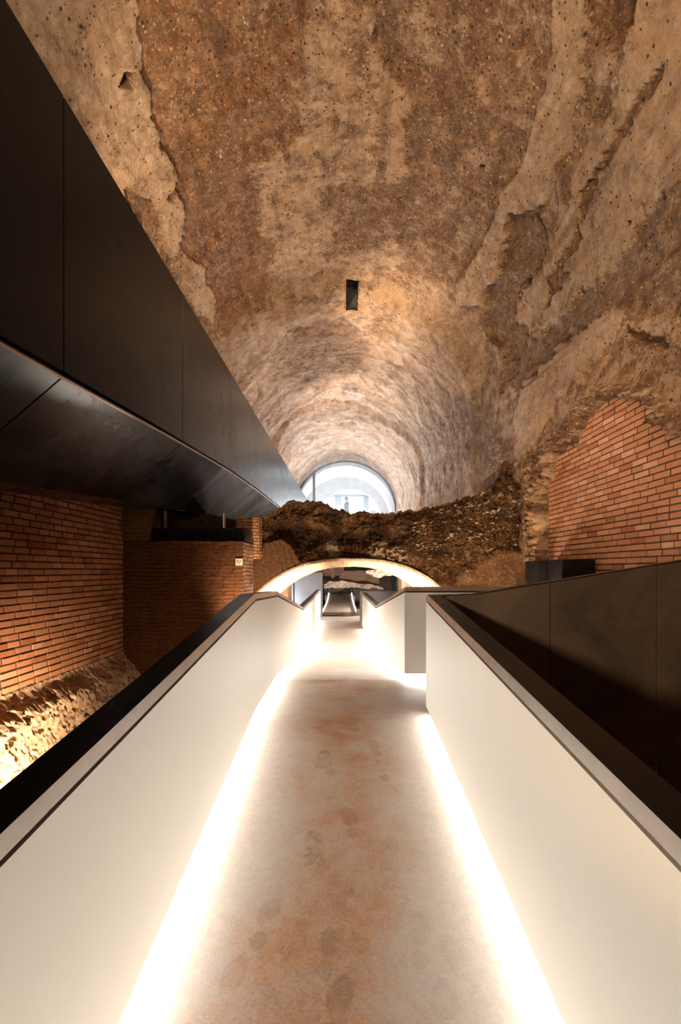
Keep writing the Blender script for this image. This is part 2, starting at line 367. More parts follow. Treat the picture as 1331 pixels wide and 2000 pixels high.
# patches of the old surface: polygon in photo pixels, plaster, orange, grey, relief (m, + towards the room), edge softness px
PATCH = [
 ([(0,-60),(255,-60),(262,30),(275,100),(290,210),(330,290),(350,400),(356,480),(330,520),(240,420),(0,60)], 0.72, 0.2, 0, 0.045, 5),
 ([(262,-60),(590,-60),(600,120),(525,260),(545,420),(500,600),(425,620),(362,490),(352,390),(296,220),(280,100)], 0.12, 0.9, 0, -0.01, 10),
 ([(240,360),(300,380),(330,470),(345,560),(290,520)], 0.15, 0.6, 0, -0.02, 8),
 ([(362,500),(390,520),(412,570),(415,640),(385,610),(358,540)], 0.9, 0.0, 0, 0.04, 4),
 ([(590,-60),(700,-60),(735,30),(742,130),(790,160),(765,230),(700,265),(640,330),(610,375),(530,330),(480,310),(575,270),(600,130)], 0.55, 0.5, 0, 0.035, 6),
 ([(480,310),(640,330),(700,270),(790,180),(785,400),(800,520),(660,600),(545,605),(525,480)], 0.62, 0.3, 0, 0.0, 14),
 ([(745,-60),(1095,-60),(1100,70),(1045,255),(985,375),(940,470),(895,560),(800,500),(790,170),(745,130)], 0.30, 0.35, 0.1, -0.01, 12),
 ([(640,370),(800,360),(800,470),(660,500)], 0.22, 0.3, 0.1, -0.01, 18),
 ([(1112,-60),(1185,-60),(1160,120),(1120,240),(1062,400),(1003,420),(985,480),(948,590),(905,600),(900,560),(950,460),(990,378),(1050,258),(1104,85)], 0.88, 0.1, 0, 0.05, 4),
 ([(1178,-60),(1265,-60),(1256,30),(1235,70),(1205,96),(1182,74),(1180,20)], 0.05, 0.6, 0, -0.07, 3),
 ([(1265,-60),(1400,-60),(1400,310),(1300,380),(1200,480),(1100,610),(1060,650),(1040,640),(1062,520),(1130,330),(1200,180)], 0.78, 0.15, 0, 0.015, 12),
 ([(1303,110),(1292,150),(1268,180),(1252,215),(1225,230),(1240,190),(1262,150),(1285,118)], 0.0, 0.7, 0, -0.05, 3),
 ([(1230,210),(1245,235),(1215,285),(1195,330),(1178,350),(1190,290),(1205,250)], 0.0, 0.6, 0, -0.04, 3),
 ([(1178,325),(1185,352),(1158,395),(1140,440),(1128,430),(1140,380)], 0.0, 0.6, 0, -0.04, 3),
 ([(1125,430),(1128,470),(1105,510),(1098,545),(1075,590),(1060,600),(1075,530),(1100,480)], 0.05, 0.6, 0, -0.04, 3),
 ([(1022,418),(1052,430),(1062,455),(1055,515),(1035,545),(1012,556),(1018,620),(1030,650),(1022,700),(1000,740),(975,690),(950,640),(945,590),(965,545),(985,490),(1003,430)], 0.05, 0.3, 0.25, -0.06, 4),
 ([(1014,556),(1040,545),(1060,520),(1075,530),(1058,600),(1050,640),(1035,655),(1020,620)], 0.85, 0.0, 0.15, 0.02, 4),
 ([(1345,340),(1345,600),(1240,640),(1180,620),(1090,700),(990,790),(965,730),(1060,660),(1180,520),(1270,420)], 0.18, 0.35, 0.3, -0.03, 10),
 ([(1188,600),(1214,632),(1208,660),(1170,700),(1110,760),(1075,820),(1020,900),(1000,930),(985,850),(1040,740),(1110,660)], 0.86, 0.05, 0.25, 0.03, 5),
 ([(1215,640),(1345,610),(1345,790),(1290,770),(1220,760),(1180,750),(1200,690)], 0.4, 0.3, 0.1, 0.02, 9),
 ([(1225,655),(1300,650),(1310,672),(1270,668),(1235,672)], 0.0, 0.2, 0, -0.09, 5),
 ([(1000,740),(1010,1000),(1030,1100),(960,1100),(965,800)], 0.6, 0.0, 0.55, 0.0, 10),
 ([(832,840),(900,780),(962,740),(972,960),(835,1010)], 0.35, 0.0, 0.85, 0.0, 22),
 ([(440,655),(560,610),(680,600),(600,660),(460,720)], 0.95, 0.0, 0, 0.03, 8),
 ([(560,640),(700,620),(720,700),(640,770),(560,740)], 0.28, 1.0, 0, -0.01, 14),
 ([(740,560),(870,570),(940,660),(930,780),(860,720),(770,640)], 0.95, 0.1, 0, 0.01, 22),
 ([(620,770),(700,760),(730,800),(690,830),(610,820)], 0.15, 0.1, 0.5, -0.02, 10),
]
HOLES = [(240,147,13,16),(327,378,7,7),(1226,436,4,4),(943,325,5,4)]
def vault_surface(u, D):
    x, z, nx, nz = profile(u, D)
    sd = sstep(9.9, 10.5, D)
    px = CX + F * x / np.maximum(D, 0.5); py = CY - F * z / np.maximum(D, 0.5)
    w1 = fbm(x * 1.8, D * 1.5, z * 1.8, 6, 3, 0.64)
    sc_ = np.clip(85.0 / np.maximum(D, 2), 3, 20)
    wx = px + w1 * sc_; wy = py + fbm(x * 2.2 + 31, D * 1.6, z * 2.2, 5, 17, 0.6) * sc_
    farv = sstep(9.8, 11.0, D)
    pl = 0.42 + 0.30 * farv; og = 0.3 + 0 * x; gr = 0.05 + 0.10 * farv + 0.25 * sstep(13, 18, D); rel = 0.0 * x
    for poly, p, o, g, r, soft in PATCH:
        xs = [q[0] for q in poly]; ys = [q[1] for q in poly]
        box = (wx > min(xs) - 60) & (wx < max(xs) + 60) & (wy > min(ys) - 60) & (wy < max(ys) + 60) & (D > 1.5)
        if not box.any(): continue
        m = np.zeros(x.shape); m[box] = sstep(-soft, soft, poly_sd(wx[box], wy[box], poly))
        m2 = np.zeros(x.shape); m2[box] = sstep(-2.5, 2.5, poly_sd(wx[box], wy[box], poly))
        pl = pl * (1 - m) + p * m; og = og * (1 - m) + o * m; gr = gr * (1 - m) + g * m; rel = rel * (1 - m2) + r * m2
    big = fbm(x * 0.7, D * 0.5, z * 0.7, 3, 40)
    mid = fbm(x * 3, D * 2.4, z * 3, 5, 50, 0.55)
    fine = fbm(x * 11, D * 9, z * 11, 4, 60, 0.6)
    roughk = 0.4 + 1.0 * np.clip(1 - pl, 0, 1)
    d = rel * 1.5 + 0.05 * big + 0.028 * mid * roughk + 0.012 * fine * roughk
    # streaks that run round the far vault
    d = d + farv * 0.016 * fbm(x * 0.8, D * 4.0 + 0.8 * w1, z * 0.8, 4, 71, 0.6)
    # the long grooves on the right haunch
    stre = np.zeros(x.shape)
    gz = [(1345,430),(1345,640),(1180,640),(1060,760),(985,800),(1100,640)]
    bx = (px > 930) & (py > 380) & (py < 860) & (D > 2)
    if bx.any():
        stre[bx] = sstep(-20, 25, poly_sd(wx[bx], wy[bx], gz))
        d = d + stre * 0.035 * fbm(x * 0.9, D * 0.5, (z - 0.08 * D) * 13 + 0.3 * x, 3, 81)
    for hx, hy, rx, ry in HOLES:
        h = np.maximum(np.abs(px - hx + 0.3 * (py - hy)) / rx, np.abs(py - hy) / ry)
        d = d - 0.16 * (1 - sstep(0.75, 1.1, h)) * (D > 2); pl = np.where(h < 1.0, 0.0, pl)
    # right hand: the wall is proud of the brick infill, with a ragged rubble border
    rt = (u > 0.6) & (D > 2.0) & (D < 7.6)
    if rt.any():
        bd = np.full(x.shape, -999.0); bd[rt] = poly_sd(px[rt] + 7 * w1[rt] , py[rt] + 6 * w1[rt], RIGHT_BRICK)
        near_b = sstep(-34, -4, bd) * (1 - sstep(-1, 3, bd))
        f1, ed, rid = cells((D + 0.2 * w1) * 11, z * 13, 5)
        hold = sstep(-45, -10, bd); d = np.where(bd > -45, np.maximum(d, 0.03 * hold), d) + near_b * (0.10 * fine + 0.16 * (0.5 - f1) + 0.06) + 0.03 * hold
        pl = pl * (1 - 0.8 * near_b) + (0.1 + 0.7 * (rid > 0.5)) * 0.8 * near_b
        ins = sstep(-1, 4, bd)
        d = d * (1 - ins) - 0.20 * ins
    # rubble pilaster / torn edge at the mouth of the far vault and beside the brick
    def rub(poly, amp):
        nonlocal d, pl
        b = (px > min(q[0] for q in poly) - 20) & (px < max(q[0] for q in poly) + 20) & (u > 0.5) & (D > 3)
        if not b.any(): return
        m = np.zeros(x.shape); m[b] = sstep(-3, 4, poly_sd(wx[b], wy[b], poly))
        f1, ed, rid = cells((D + 0.1 * w1) * 9, z * 12, 9)
        d = d + m * (amp * (0.55 - f1) + 0.03 * (rid - 0.4)); pl = pl * (1 - m) + m * (0.15 + 0.6 * (rid > 0.6))
    rub([(1042,870),(1062,900),(1064,1060),(1030,1050),(1022,960)], 0.10)
    rub([(958,850),(975,850),(992,900),(995,1000),(935,995),(950,930)], 0.13)
    # left hand: pushed back behind the brick facing
    lb = (u < 0.27) & (D < 6.9)
    d = np.where(lb & (z < 1.3) & (z > -1.2), -0.12, d)
    x = x + nx * d; z = z + nz * d
    return x, z, pl, og, gr
def strip_surface(name, u0, u1, nu, Ds, mat, skipfn=None):
    u = np.linspace(u0, u1, nu)[:, None] + 0 * Ds[None, :]; D = Ds[None, :] + 0 * u
    x, z, pl, og, gr = vault_surface(u, D)
    P = np.stack([x, D, z + EY], -1)
    sk = skipfn(x, D, z) if skipfn else None
    o = grid_obj(name, P, mat, attrs={'mask': np.clip(np.stack([pl, og, gr], -1), 0, 1)}, skip=sk, flip=False)
    return tag(o, kind='structure')
Dn = np.linspace(-3.0, 3.6, 30)
Df = np.exp(np.linspace(math.log(3.65), math.log(26.4), 620))
Ds = np.concatenate([Dn, Df])
SHX0, SHX1, SHD0, SHD1 = 0.09, 0.36, 10.25, 11.15
def shaft_skip(x, D, z):
    xm = 0.25 * (x[:-1, :-1] + x[1:, :-1] + x[:-1, 1:] + x[1:, 1:]); dm = 0.25 * (D[:-1, :-1] + D[1:, :-1] + D[:-1, 1:] + D[1:, 1:])
    zm = z[:-1, :-1]
    return (xm > SHX0) & (xm < SHX1) & (dm > SHD0) & (dm < SHD1) & (zm > 4)
strip_surface('ceiling', 0.27, 0.73, 640, Ds, M_vault, shaft_skip)
strip_surface('wall_right', 0.73, 1.0, 260, Ds, M_vault)
strip_surface('wall_left', 0.0, 0.27, 60, np.concatenate([Dn, Df[::6]]), M_vault)
# light shaft in the crown
s = MB(); t = 0.16
def crown(x, D):
    uu = np.linspace(0.46, 0.56, 400); xx, zz, *_ = vault_surface(uu, D + 0 * uu); return float(np.interp(x, xx, zz))
cz = [[crown(x, D) for x in np.linspace(SHX0 - 0.02, SHX1 + 0.02, 5)] for D in np.linspace(SHD0 - 0.02, SHD1 + 0.02, 9)]
z0, z1 = EY + min(map(min, cz)), EY + 8.2; t = 0.02
def rim(x, D): return EY + crown(x, D) + 0.004
def shaft_wall(pts, off):
    s.loft([[(x, D, rim(x, D)), (x + off[0], D + off[1], rim(x, D)), (x + off[0], D + off[1], z1), (x, D, z1)] for x, D in pts])
shaft_wall([(SHX0 - 0.012, D) for D in np.linspace(SHD0 - 0.02, SHD1 + 0.02, 12)], (-t, 0)); shaft_wall([(SHX1 + 0.012, D) for D in np.linspace(SHD0 - 0.02, SHD1 + 0.02, 12)], (t, 0))
shaft_wall([(x, SHD0 - 0.02) for x in np.linspace(SHX0, SHX1, 6)], (0, -t)); shaft_wall([(x, SHD1 + 0.02) for x in np.linspace(SHX0, SHX1, 6)], (0, t))
s.box(SHX0-.1, SHX1+.1, SHD0-.1, SHD1+.1, z1, z1 + 0.1)
M_shaft = mat_rock('dark_shaft_stone', (0.03, 0.026, 0.024), (0.07, 0.06, 0.055), (0.13, 0.11, 0.10), 2.0, 0.02)  # dark stone tone lining the shaft
tag(s.build('trim_1', M_shaft), kind='structure')
# end wall behind the viewer, closes the hall
tag(MB().box(XL - 0.5, XR + 0.5, -3.3, -3.0, 0.0, EY + 6.6).build('wall_back', M_whitewall and M_foot), kind='structure')

# ---------------------------------------------------------------- brick facings
def brick_wall(name, xface, sgn, D0, D1, Z0, Z1, keep, course=0.0685, length=0.238, depth=0.07, seed=3, pale=0.14):
    """sgn=+1: face looks towards +x (left wall)"""
    rng = random.Random(seed)
    vs, fs, cols = [], [], []
    nrow = int((Z1 - Z0) / course)
    for r in range(nrow):
        z = Z0 + r * course; y = D0 - (length / 2 if r % 2 else 0) - rng.uniform(0, 0.02)
        while y < D1:
            L = length * rng.choice((1, 1, 1, 1, 0.97, 1.03, 1.0, 0.75))
            a, b = y + 0.010, y + L - 0.011
            yc, zc = (a + b) / 2, z + course / 2
            y += L
            if b > D1 + 0.02: b = D1 + 0.0
            if b - a < 0.03 or not keep(yc, zc): continue
            h0, h1 = z + 0.007, z + course - 0.008
            off = rng.uniform(-0.004, 0.005)
            xf = xface + sgn * off; xb = xface - sgn * depth; bv = 0.004
            j = [rng.uniform(-0.002, 0.002) for _ in range(4)]
            n = len(vs)
            vs += [(xb, a, h0), (xb, b, h0), (xb, b, h1), (xb, a, h1),
                   (xf - sgn * bv, a, h0 + j[0]), (xf - sgn * bv, b, h0 + j[1]), (xf - sgn * bv, b, h1 + j[2]), (xf - sgn * bv, a, h1 + j[3]),
                   (xf, a + bv, h0 + bv + j[0]), (xf, b - bv, h0 + bv + j[1]), (xf, b - bv, h1 - bv + j[2]), (xf, a + bv, h1 - bv + j[3])]
            for q in ((0, 1, 5, 4), (1, 2, 6, 5), (2, 3, 7, 6), (3, 0, 4, 7), (4, 5, 9, 8), (5, 6, 10, 9), (6, 7, 11, 10), (7, 4, 8, 11), (8, 9, 10, 11)):
                fs.append(tuple(n + k for k in (q if sgn > 0 else q[::-1])))
            t = rng.random()
            if t < pale: c = (0.60, 0.30, 0.165)
            elif t < pale + 0.08: c = (0.38, 0.135, 0.055)
            else: q_ = rng.uniform(0.88, 1.1); c = (0.52 * q_, 0.215 * q_ ** 1.3, 0.098 * q_ ** 1.5)
            cols += [c] * 12
    o = mesh_obj(name, [(a, b, c + EY) for a, b, c in vs], fs, M_brick)
    at = o.data.attributes.new('tone', 'FLOAT_COLOR', 'POINT')
    at.data.foreach_set('color', np.array([(*c, 1) for c in cols], np.float32).reshape(-1))
    return tag(o, kind='structure')
# left facing
brick_wall('wall_left_bricks', -3.10, 1, 0.6, 6.84, -1.14, 1.05, lambda y, z: True, seed=5)
tag(MB().box(-3.19, -3.109, 0.5, 6.84, EY - 1.16, EY + 1.1).build('wall_left_mortar', M_mortar), kind='structure')
def in_poly(y, z, pad=0):
    px = np.array([CX + F * 3.0 / y]); py = np.array([CY - F * z / y])
    return poly_sd(px, py, RIGHT_BRICK)[0] > -18
brick_wall('wall_right_bricks', 3.06, -1, 3.3, 7.15, -0.6, 2.05, in_poly, course=0.0675, length=0.245, seed=9, pale=0.12)
tag(MB().box(3.069, 3.17, 3.2, 7.2, EY - 1.5, EY + 2.2).build('wall_right_mortar', M_mortar), kind='structure')

# pitted footing below the left bricks
def footing():
    nz, nd = 320, 620
    Z = np.linspace(-1.10, -3.38, nz)[:, None]; D = np.linspace(3.2, 6.86, nd)[None, :]
    Z = Z + 0 * D; D = D + 0 * Z
    out = 0.03 + 0.22 * sstep(-1.14, -1.40, Z) + 0.10 * sstep(-1.4, -2.4, Z)
    out = np.where(Z > -1.14, 0.0, out)
    n = fbm(D * 3, Z * 3, 0 * D, 5, 11, 0.6); f1, ed, rid = cells(D * 7 + n * 0.6, Z * 8 + n * 0.5, 4)
    pits = (rid > 0.62) * (1 - sstep(0.12, 0.42, f1)) * sstep(-1.22, -1.38, Z)
    f2, e2, r2 = cells(D * 17 + n, Z * 17, 6)
    pits2 = (r2 > 0.6) * (1 - sstep(0.1, 0.45, f2)) * sstep(-1.2, -1.3, Z)
    out = out + 0.05 * n * sstep(-1.14, -1.3, Z) - 0.10 * pits - 0.07 * pits2 + 0.012 * fbm(D * 20, Z * 20, 0 * D, 3, 12)
    P = np.stack([XL + out, D, Z + EY], -1)
    return tag(grid_obj('wall_left_footing', P, M_foot, flip=True), kind='structure')
footing()

# ground of the excavation
def ground():
    x = np.linspace(-3.4, 3.4, 60)[None, :]; D = np.linspace(-3, 31, 200)[:, None]; x = x + 0 * D; D = D + 0 * x
    z = -3.3 + 0.10 * fbm(x, D, 0 * x, 4, 90) + sstep(9.5, 12, D) * 1.42
    return tag(grid_obj('floor', np.stack([x, D, z + EY], -1), M_ground), kind='structure')
ground()

# ---------------------------------------------------------------- walkway deck
DECK = [(-2.0, -1.26 - 0.123 * 6.1), (4.1, -1.26), (5.58, -1.26), (9.5, -1.70), (18.3, -1.72)]
def deckz(D): return np.interp(D, [p[0] for p in DECK], [p[1] for p in DECK])
def deck():
    D = np.unique(np.concatenate([np.linspace(-2, 0.8, 20), np.linspace(0.8, 5.58, 620), np.linspace(5.58, 18.3, 260)]))[:, None]
    x = np.linspace(-0.86, 0.86, 190)[None, :]; D = D + 0 * x; x = x + 0 * D
    z = deckz(D)
    dust = 0.78 - 1.5 * np.abs(x + 0.06 * np.sin(D * 1.3)) ** 1.25
    dust = np.where(D > 5.58, 0.15, dust)
    dust = dust + 0.25 * fbm(x * 2, D * 1.5, 0 * x, 3, 5)
    foot = np.zeros(x.shape)
    rng = random.Random(4)
    spots = [(-0.30, 2.35, .25), (-0.27, 2.72, .3), (-0.36, 3.05, .2), (-0.05, 1.95, .9), (-0.02, 1.72, 1.0), (-0.16, 2.55, .9), (-0.12, 2.50, .7), (0.26, 3.3, .8), (0.24, 3.62, .6),
             (-0.33, 2.08, .8), (0.05, 2.75, .6), (0.32, 2.0, .35), (0.36, 1.70, .35), (0.24, 2.5, .4), (-0.14, 3.45, .8), (-0.10, 3.35, .7), (-0.02, 3.75, .6), (0.10, 4.0, .6),
             (-0.24, 1.66, .4), (-0.42, 1.8, .35), (0.12, 1.55, .7), (-0.10, 1.5, .8), (0.02, 2.2, .6), (-0.3, 3.8, .4), (0.45, 1.9, .3), (0.1, 4.5, .4), (-0.15, 4.8, .4), (0.2, 4.9, .3)]
    for fx, fd, amp in spots:
        a = rng.uniform(-0.35, 0.35); u = (x - fx) * math.cos(a) + (D - fd) * math.sin(a); v = -(x - fx) * math.sin(a) + (D - fd) * math.cos(a)
        e1 = np.hypot(u / 0.047, (v - 0.045) / 0.085); e2 = np.hypot((u - 0.004) / 0.035, (v + 0.095) / 0.045)
        e = np.minimum(e1, e2); m = 1 - sstep(0.85, 1.1, e)
        tread = 0.5 + 0.5 * np.sin(v * 380 + 4 * np.cos(u * 80)); ring = np.abs(e - 0.88) < 0.12
        foot = np.maximum(foot, amp * m * (0.22 + 0.5 * tread + 0.12 * ring) * np.clip(0.75 + 0.9 * fbm(x * 16, D * 16, 0 * x, 3, 8), 0, 1.3))
    P = np.stack([x, D, z + EY], -1)
    top = grid_obj('walking_surface', P, M_deck, attrs={'mask': np.clip(np.stack([dust, foot, 0 * x], -1), 0, 1)})
    return top
deck_e = empty('walkway_deck', (0, 5, EY - 1.5), 'beige screed walkway floor with rusty footprints running between the cream parapets', 'walkway')
dk = deck(); dk.parent = deck_e; dk.matrix_parent_inverse = Matrix.Translation(-deck_e.location)
m = MB()
m.loft([[(-0.90, d, EY + zz - 0.012), (0.90, d, EY + zz - 0.012), (0.90, d, EY + zz - 0.18), (-0.90, d, EY + zz - 0.18)] for d, zz in DECK])
m.box(0.90, 3.0, 4.16, 5.60, EY - 1.44, EY - 1.272)
m.build('deck_slab', M_steel_flat, deck_e)
mesh_obj('branch_surface', [(0.86, 4.12, EY-1.2605), (3.0, 4.12, EY-1.2605), (3.0, 5.62, EY-1.2605), (0.86, 5.62, EY-1.2605)], [(0, 1, 2, 3)], M_panel and M_deck, deck_e)

# ---------------------------------------------------------------- parapets
def plan_offsets(pts, side):
    """for every path point the outward mitre vector per unit distance"""
    out = []
    n = len(pts)
    for i in range(n):
        dirs = []
        if i > 0: dirs.append(Vector((pts[i][0] - pts[i-1][0], pts[i][1] - pts[i-1][1])).normalized())
        if i < n - 1: dirs.append(Vector((pts[i+1][0] - pts[i][0], pts[i+1][1] - pts[i][1])).normalized())
        ns = [Vector((d.y, -d.x)) * side for d in dirs]
        if len(ns) == 1: out.append(ns[0])
        else:
            b = (ns[0] + ns[1]).normalized(); out.append(b / max(0.3, b.dot(ns[0])))
    return out
def sweep(mb, pts, offs, prof):
    """pts (x, D, ztop, zbot); prof list of (t, from_top or None, from_bottom or None)"""
    rings = []
    for p, o in zip(pts, offs):
        rings.append([(p[0] + o.x * t, p[1] + o.y * t, EY + (p[2] + a if a is not None else p[3] + b)) for t, a, b in prof])
    mb.loft(rings)
def parapet(name, pts, side, label, outer=None, led=True, seams=(), endcaps=True):
    root = empty(name, (pts[0][0], pts[0][1], EY + pts[0][3]), label, 'parapet')
    of = plan_offsets(pts, side)
    a = MB(); sweep(a, pts, of, [(0, -0.062, None), (0.02, -0.062, None), (0.02, None, 0), (0, None, 0)]); a.build('panel', M_panel, root)
    a = MB(); sweep(a, pts, of, [(0.028, -0.045, None), (0.12, -0.045, None), (0.12, None, -0.09), (0.066, None, -0.09), (0.066, None, 0.004), (0.028, None, 0.004)]); a.build('outer_cladding', outer or M_steel_flat, root)
    a = MB(); sweep(a, pts, of, [(0.010, 0, None), (0.132, 0, None), (0.132, -0.044, None), (0.012, -0.044, None)]); a.build('handrail', M_rail, root, bevel=0.002)
    a = MB(); sweep(a, pts, of, [(-0.004, -0.043, None), (0.009, 0.001, None), (0.0098, -0.002, None), (0.0098, -0.045, None)]); a.build('handrail_edge', M_strip, root)['label'] = 'brushed metal strip along the inner edge of the handrail'
    if led:
        a = MB(); sweep(a, pts, of, [(0.054, None, -0.004), (0.062, None, -0.004), (0.062, None, -0.082), (0.054, None, -0.082)])
        a.build('light_strip', M_led, root)['label'] = 'glowing white light strip in the gap under the panel'
    return root
H = 0.985
def bz(D): return float(deckz(D)) + 0.09
# left, one continuous run
L = [(-0.73, -1.8, -0.195 - 0.123 * 5.9, bz(-1.8)), (-0.73, 4.1, -0.195, bz(4.1)), (-0.73, 5.5, -0.233, bz(5.5)), (-0.73, 9.25, -0.70, bz(9.3)), (-0.73, 16.6, -0.64, bz(16.6))]
parapet('walkway_parapet', L, -1, 'long cream parapet with black handrail along the left of the walkway')
Rn = [(0.73, -1.8, -0.195 - 0.123 * 6.0, bz(-1.8)), (0.73, 4.18, -0.205, bz(4.18))]
parapet('walkway_parapet', Rn, 1, 'near cream parapet on the right, ending where the side branch opens')
Rf = [(3.0, 5.50, -0.185, bz(5.5)), (0.715, 5.50, -0.185, bz(5.5)), (0.68, 9.75, -0.70, bz(9.6)), (0.60, 14.2, -0.635, bz(14.2))]
parapet('walkway_parapet', Rf, 1, 'far cream parapet turning the corner beyond the side opening, notched handrail on top')
M_branch = mat_steel('brown_black_steel_sheet', (0.085, 0.060, 0.042), 0.4, 0.6)
B = [(0.86, 4.20, -0.205, bz(4.2)), (1.12, 4.17, -0.195, bz(4.2)), (2.95, 3.98, 0.12, bz(4.2))]
br = parapet('branch_parapet', B, 1, 'tall burnished black steel parapet rising to the right above the side branch, seen from outside', led=False)
# outer steel sheets of the branch, down to the ground
def branch_sheet(xa, xb):
    def pt(x): t = (x - 0.86) / (2.95 - 0.86); return 4.20 - 0.22 * t - 0.150, np.interp(x, [0.86, 1.12, 2.95], [-0.205, -0.195, 0.12])
    (ya, za), (yb, zb) = pt(xa), pt(xb)
    m = MB(); m.loft([[(xa, ya, EY-3.3), (xa, ya+0.012, EY-3.3), (xa, ya+0.012, EY+za-0.004), (xa, ya, EY+za-0.004)], [(xb, yb, EY-3.3), (xb, yb+0.012, EY-3.3), (xb, yb+0.012, EY+zb-0.004), (xb, yb, EY+zb-0.004)]])
    return m.build('steel_sheet', M_branch, br)
for xa, xb in ((0.875, 1.119), (1.1195, 1.705), (1.711, 2.52), (2.526, 3.0)): branch_sheet(xa, xb)

# ---------------------------------------------------------------- suspended footbridge
BB = [(-2.0, 0.86), (2.4, 1.145), (4.75, 1.333), (7.36, 1.52), (9.55, 1.62), (13.05, 1.73), (26.0, 2.12)]
def bb(D): return float(np.interp(D, [p[0] for p in BB], [p[1] for p in BB]))
def bt(D): return 2.88 + 0.029 * (D - 2.3)
bridge = empty('footbridge', (-2.4, 10, EY + 1.0), 'black steel clad footbridge hanging along the left side under the vault', 'footbridge')
seams = [-1.45 + 2.202 * k for k in range(13)]
XB, XC, XD = -1.70, -2.40, -2.98
for a, b in zip(seams[:-1], seams[1:]):
    a += 0.008; b -= 0.008
    ds = [a] + [p[0] for p in BB if a < p[0] < b] + [b]
    m = MB(); m.loft([[(XB, d, EY + bb(d) + 0.03), (XB - 0.02, d, EY + bb(d) + 0.03), (XB - 0.02, d, EY + bt(d)), (XB, d, EY + bt(d))] for d in ds]); m.build('side_panel', M_side, bridge)
    m = MB(); m.loft([[(XB - 0.012, d, EY + bb(d) - 0.008), (XC, d, EY + bb(d) - 0.60), (XC, d, EY + bb(d) - 0.585), (XB - 0.012, d, EY + bb(d) + 0.010)] for d in ds]); m.build('sloped_panel', M_steel, bridge)
    if a < 5.2:
        m = MB(); m.loft([[(XC, d, EY + bb(d) - 0.60), (XD, d, EY + bb(d) - 0.60), (XD, d, EY + bb(d) - 0.585), (XC, d, EY + bb(d) - 0.585)] for d in ([a] + [p[0] for p in BB if a < p[0] < b] + [min(b, 7.3)])]); m.build('soffit_panel', M_steel, bridge)
m = MB(); ds = [-1.5] + [p[0] for p in BB[1:-1]] + [25.0]
m.loft([[(XB - 0.002, d, EY + bb(d) - 0.012), (XB - 0.014, d, EY + bb(d) - 0.018), (XB - 0.014, d, EY + bb(d) - 0.008), (XB - 0.002, d, EY + bb(d) - 0.004)] for d in ds]); m.build('edge_trim', M_trim, bridge)['label'] = 'thin bright metal edge along the lower corner'
m = MB(); m.loft([[(XB - 0.03, d, EY + bb(d) + 0.10), (XD, d, EY + bb(d) + 0.10), (XD, d, EY + bb(d) + 0.18), (XB - 0.03, d, EY + bb(d) + 0.18)] for d in ds]); m.build('bridge_deck', M_steel_flat, bridge)
m = MB(); m.loft([[(XD + 0.02, d, EY + bb(d) - 0.5), (XD, d, EY + bb(d) - 0.5), (XD, d, EY + bb(d) + 1.2), (XD + 0.02, d, EY + bb(d) + 1.2)] for d in ds if d > 7 or d < 20]); m.build('rear_panel', M_steel_flat, bridge)

# ---------------------------------------------------------------- cross wall on the left
def rough_box(name, x0, x1, y0, y1, z0, z1, mat, parent=None, amp=0.012, res=0.05, seed=0, mat2=None):
    """box with gently uneven faces; faces looking along x can take another material"""
    me_v, me_f, mats = [], [], []
    def face(o, a, b, mi):
        na = max(2, int(a.length / res)); nb = max(2, int(b.length / res)); base = len(me_v)
        for i in range(nb + 1):
            for j in range(na + 1):
                p = o + a * (j / na) + b * (i / nb); me_v.append(p)
        for i in range(nb):
            for j in range(na):
                q = base + i * (na + 1) + j; me_f.append((q, q + 1, q + na + 2, q + na + 1)); mats.append(mi)
    X, Y, Z = Vector((x1 - x0, 0, 0)), Vector((0, y1 - y0, 0)), Vector((0, 0, z1 - z0))
    o = Vector((x0, y0, z0))
    face(o, X, Z, 0); face(o + X, Y, Z, 1); face(o + X + Y, -X, Z, 0); face(o + Y, -Y, Z, 1); face(o + Z, X, Y, 0); face(o + Y, X, -Y, 0)
    A = np.array([tuple(v) for v in me_v])
    for ax in range(3):
        A[:, ax] += amp * fbm(A[:, 0].copy() * 4, A[:, 1].copy() * 4, A[:, 2].copy() * 4, 4, 100 + ax + seed * 7, 0.6)
    o = mesh_obj(name, A, me_f, mat, parent)
    if mat2: o.data.materials.append(mat2); o.data.polygons.foreach_set('material_index', mats)
    o.data.polygons.foreach_set('use_smooth', [False] * len(me_f))
    return o
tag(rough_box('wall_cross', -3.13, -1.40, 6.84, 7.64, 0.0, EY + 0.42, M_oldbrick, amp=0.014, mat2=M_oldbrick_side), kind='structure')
M_bpillar = mat_oldbrick('brown_plastered_pier', (0.20, 0.11, 0.05), (0.17, 0.09, 0.042), (0.11, 0.06, 0.03), 1.0, 'XZ', 0.95, 0.3, 0.055)
o = rough_box('brick_pier', -3.10, -2.745, 6.80, 7.30, EY + 0.425, EY + 0.905, M_bpillar, amp=0.008, seed=2)
tag(o, 'short brown plastered pier on the cross wall, left under the footbridge', 'pier')
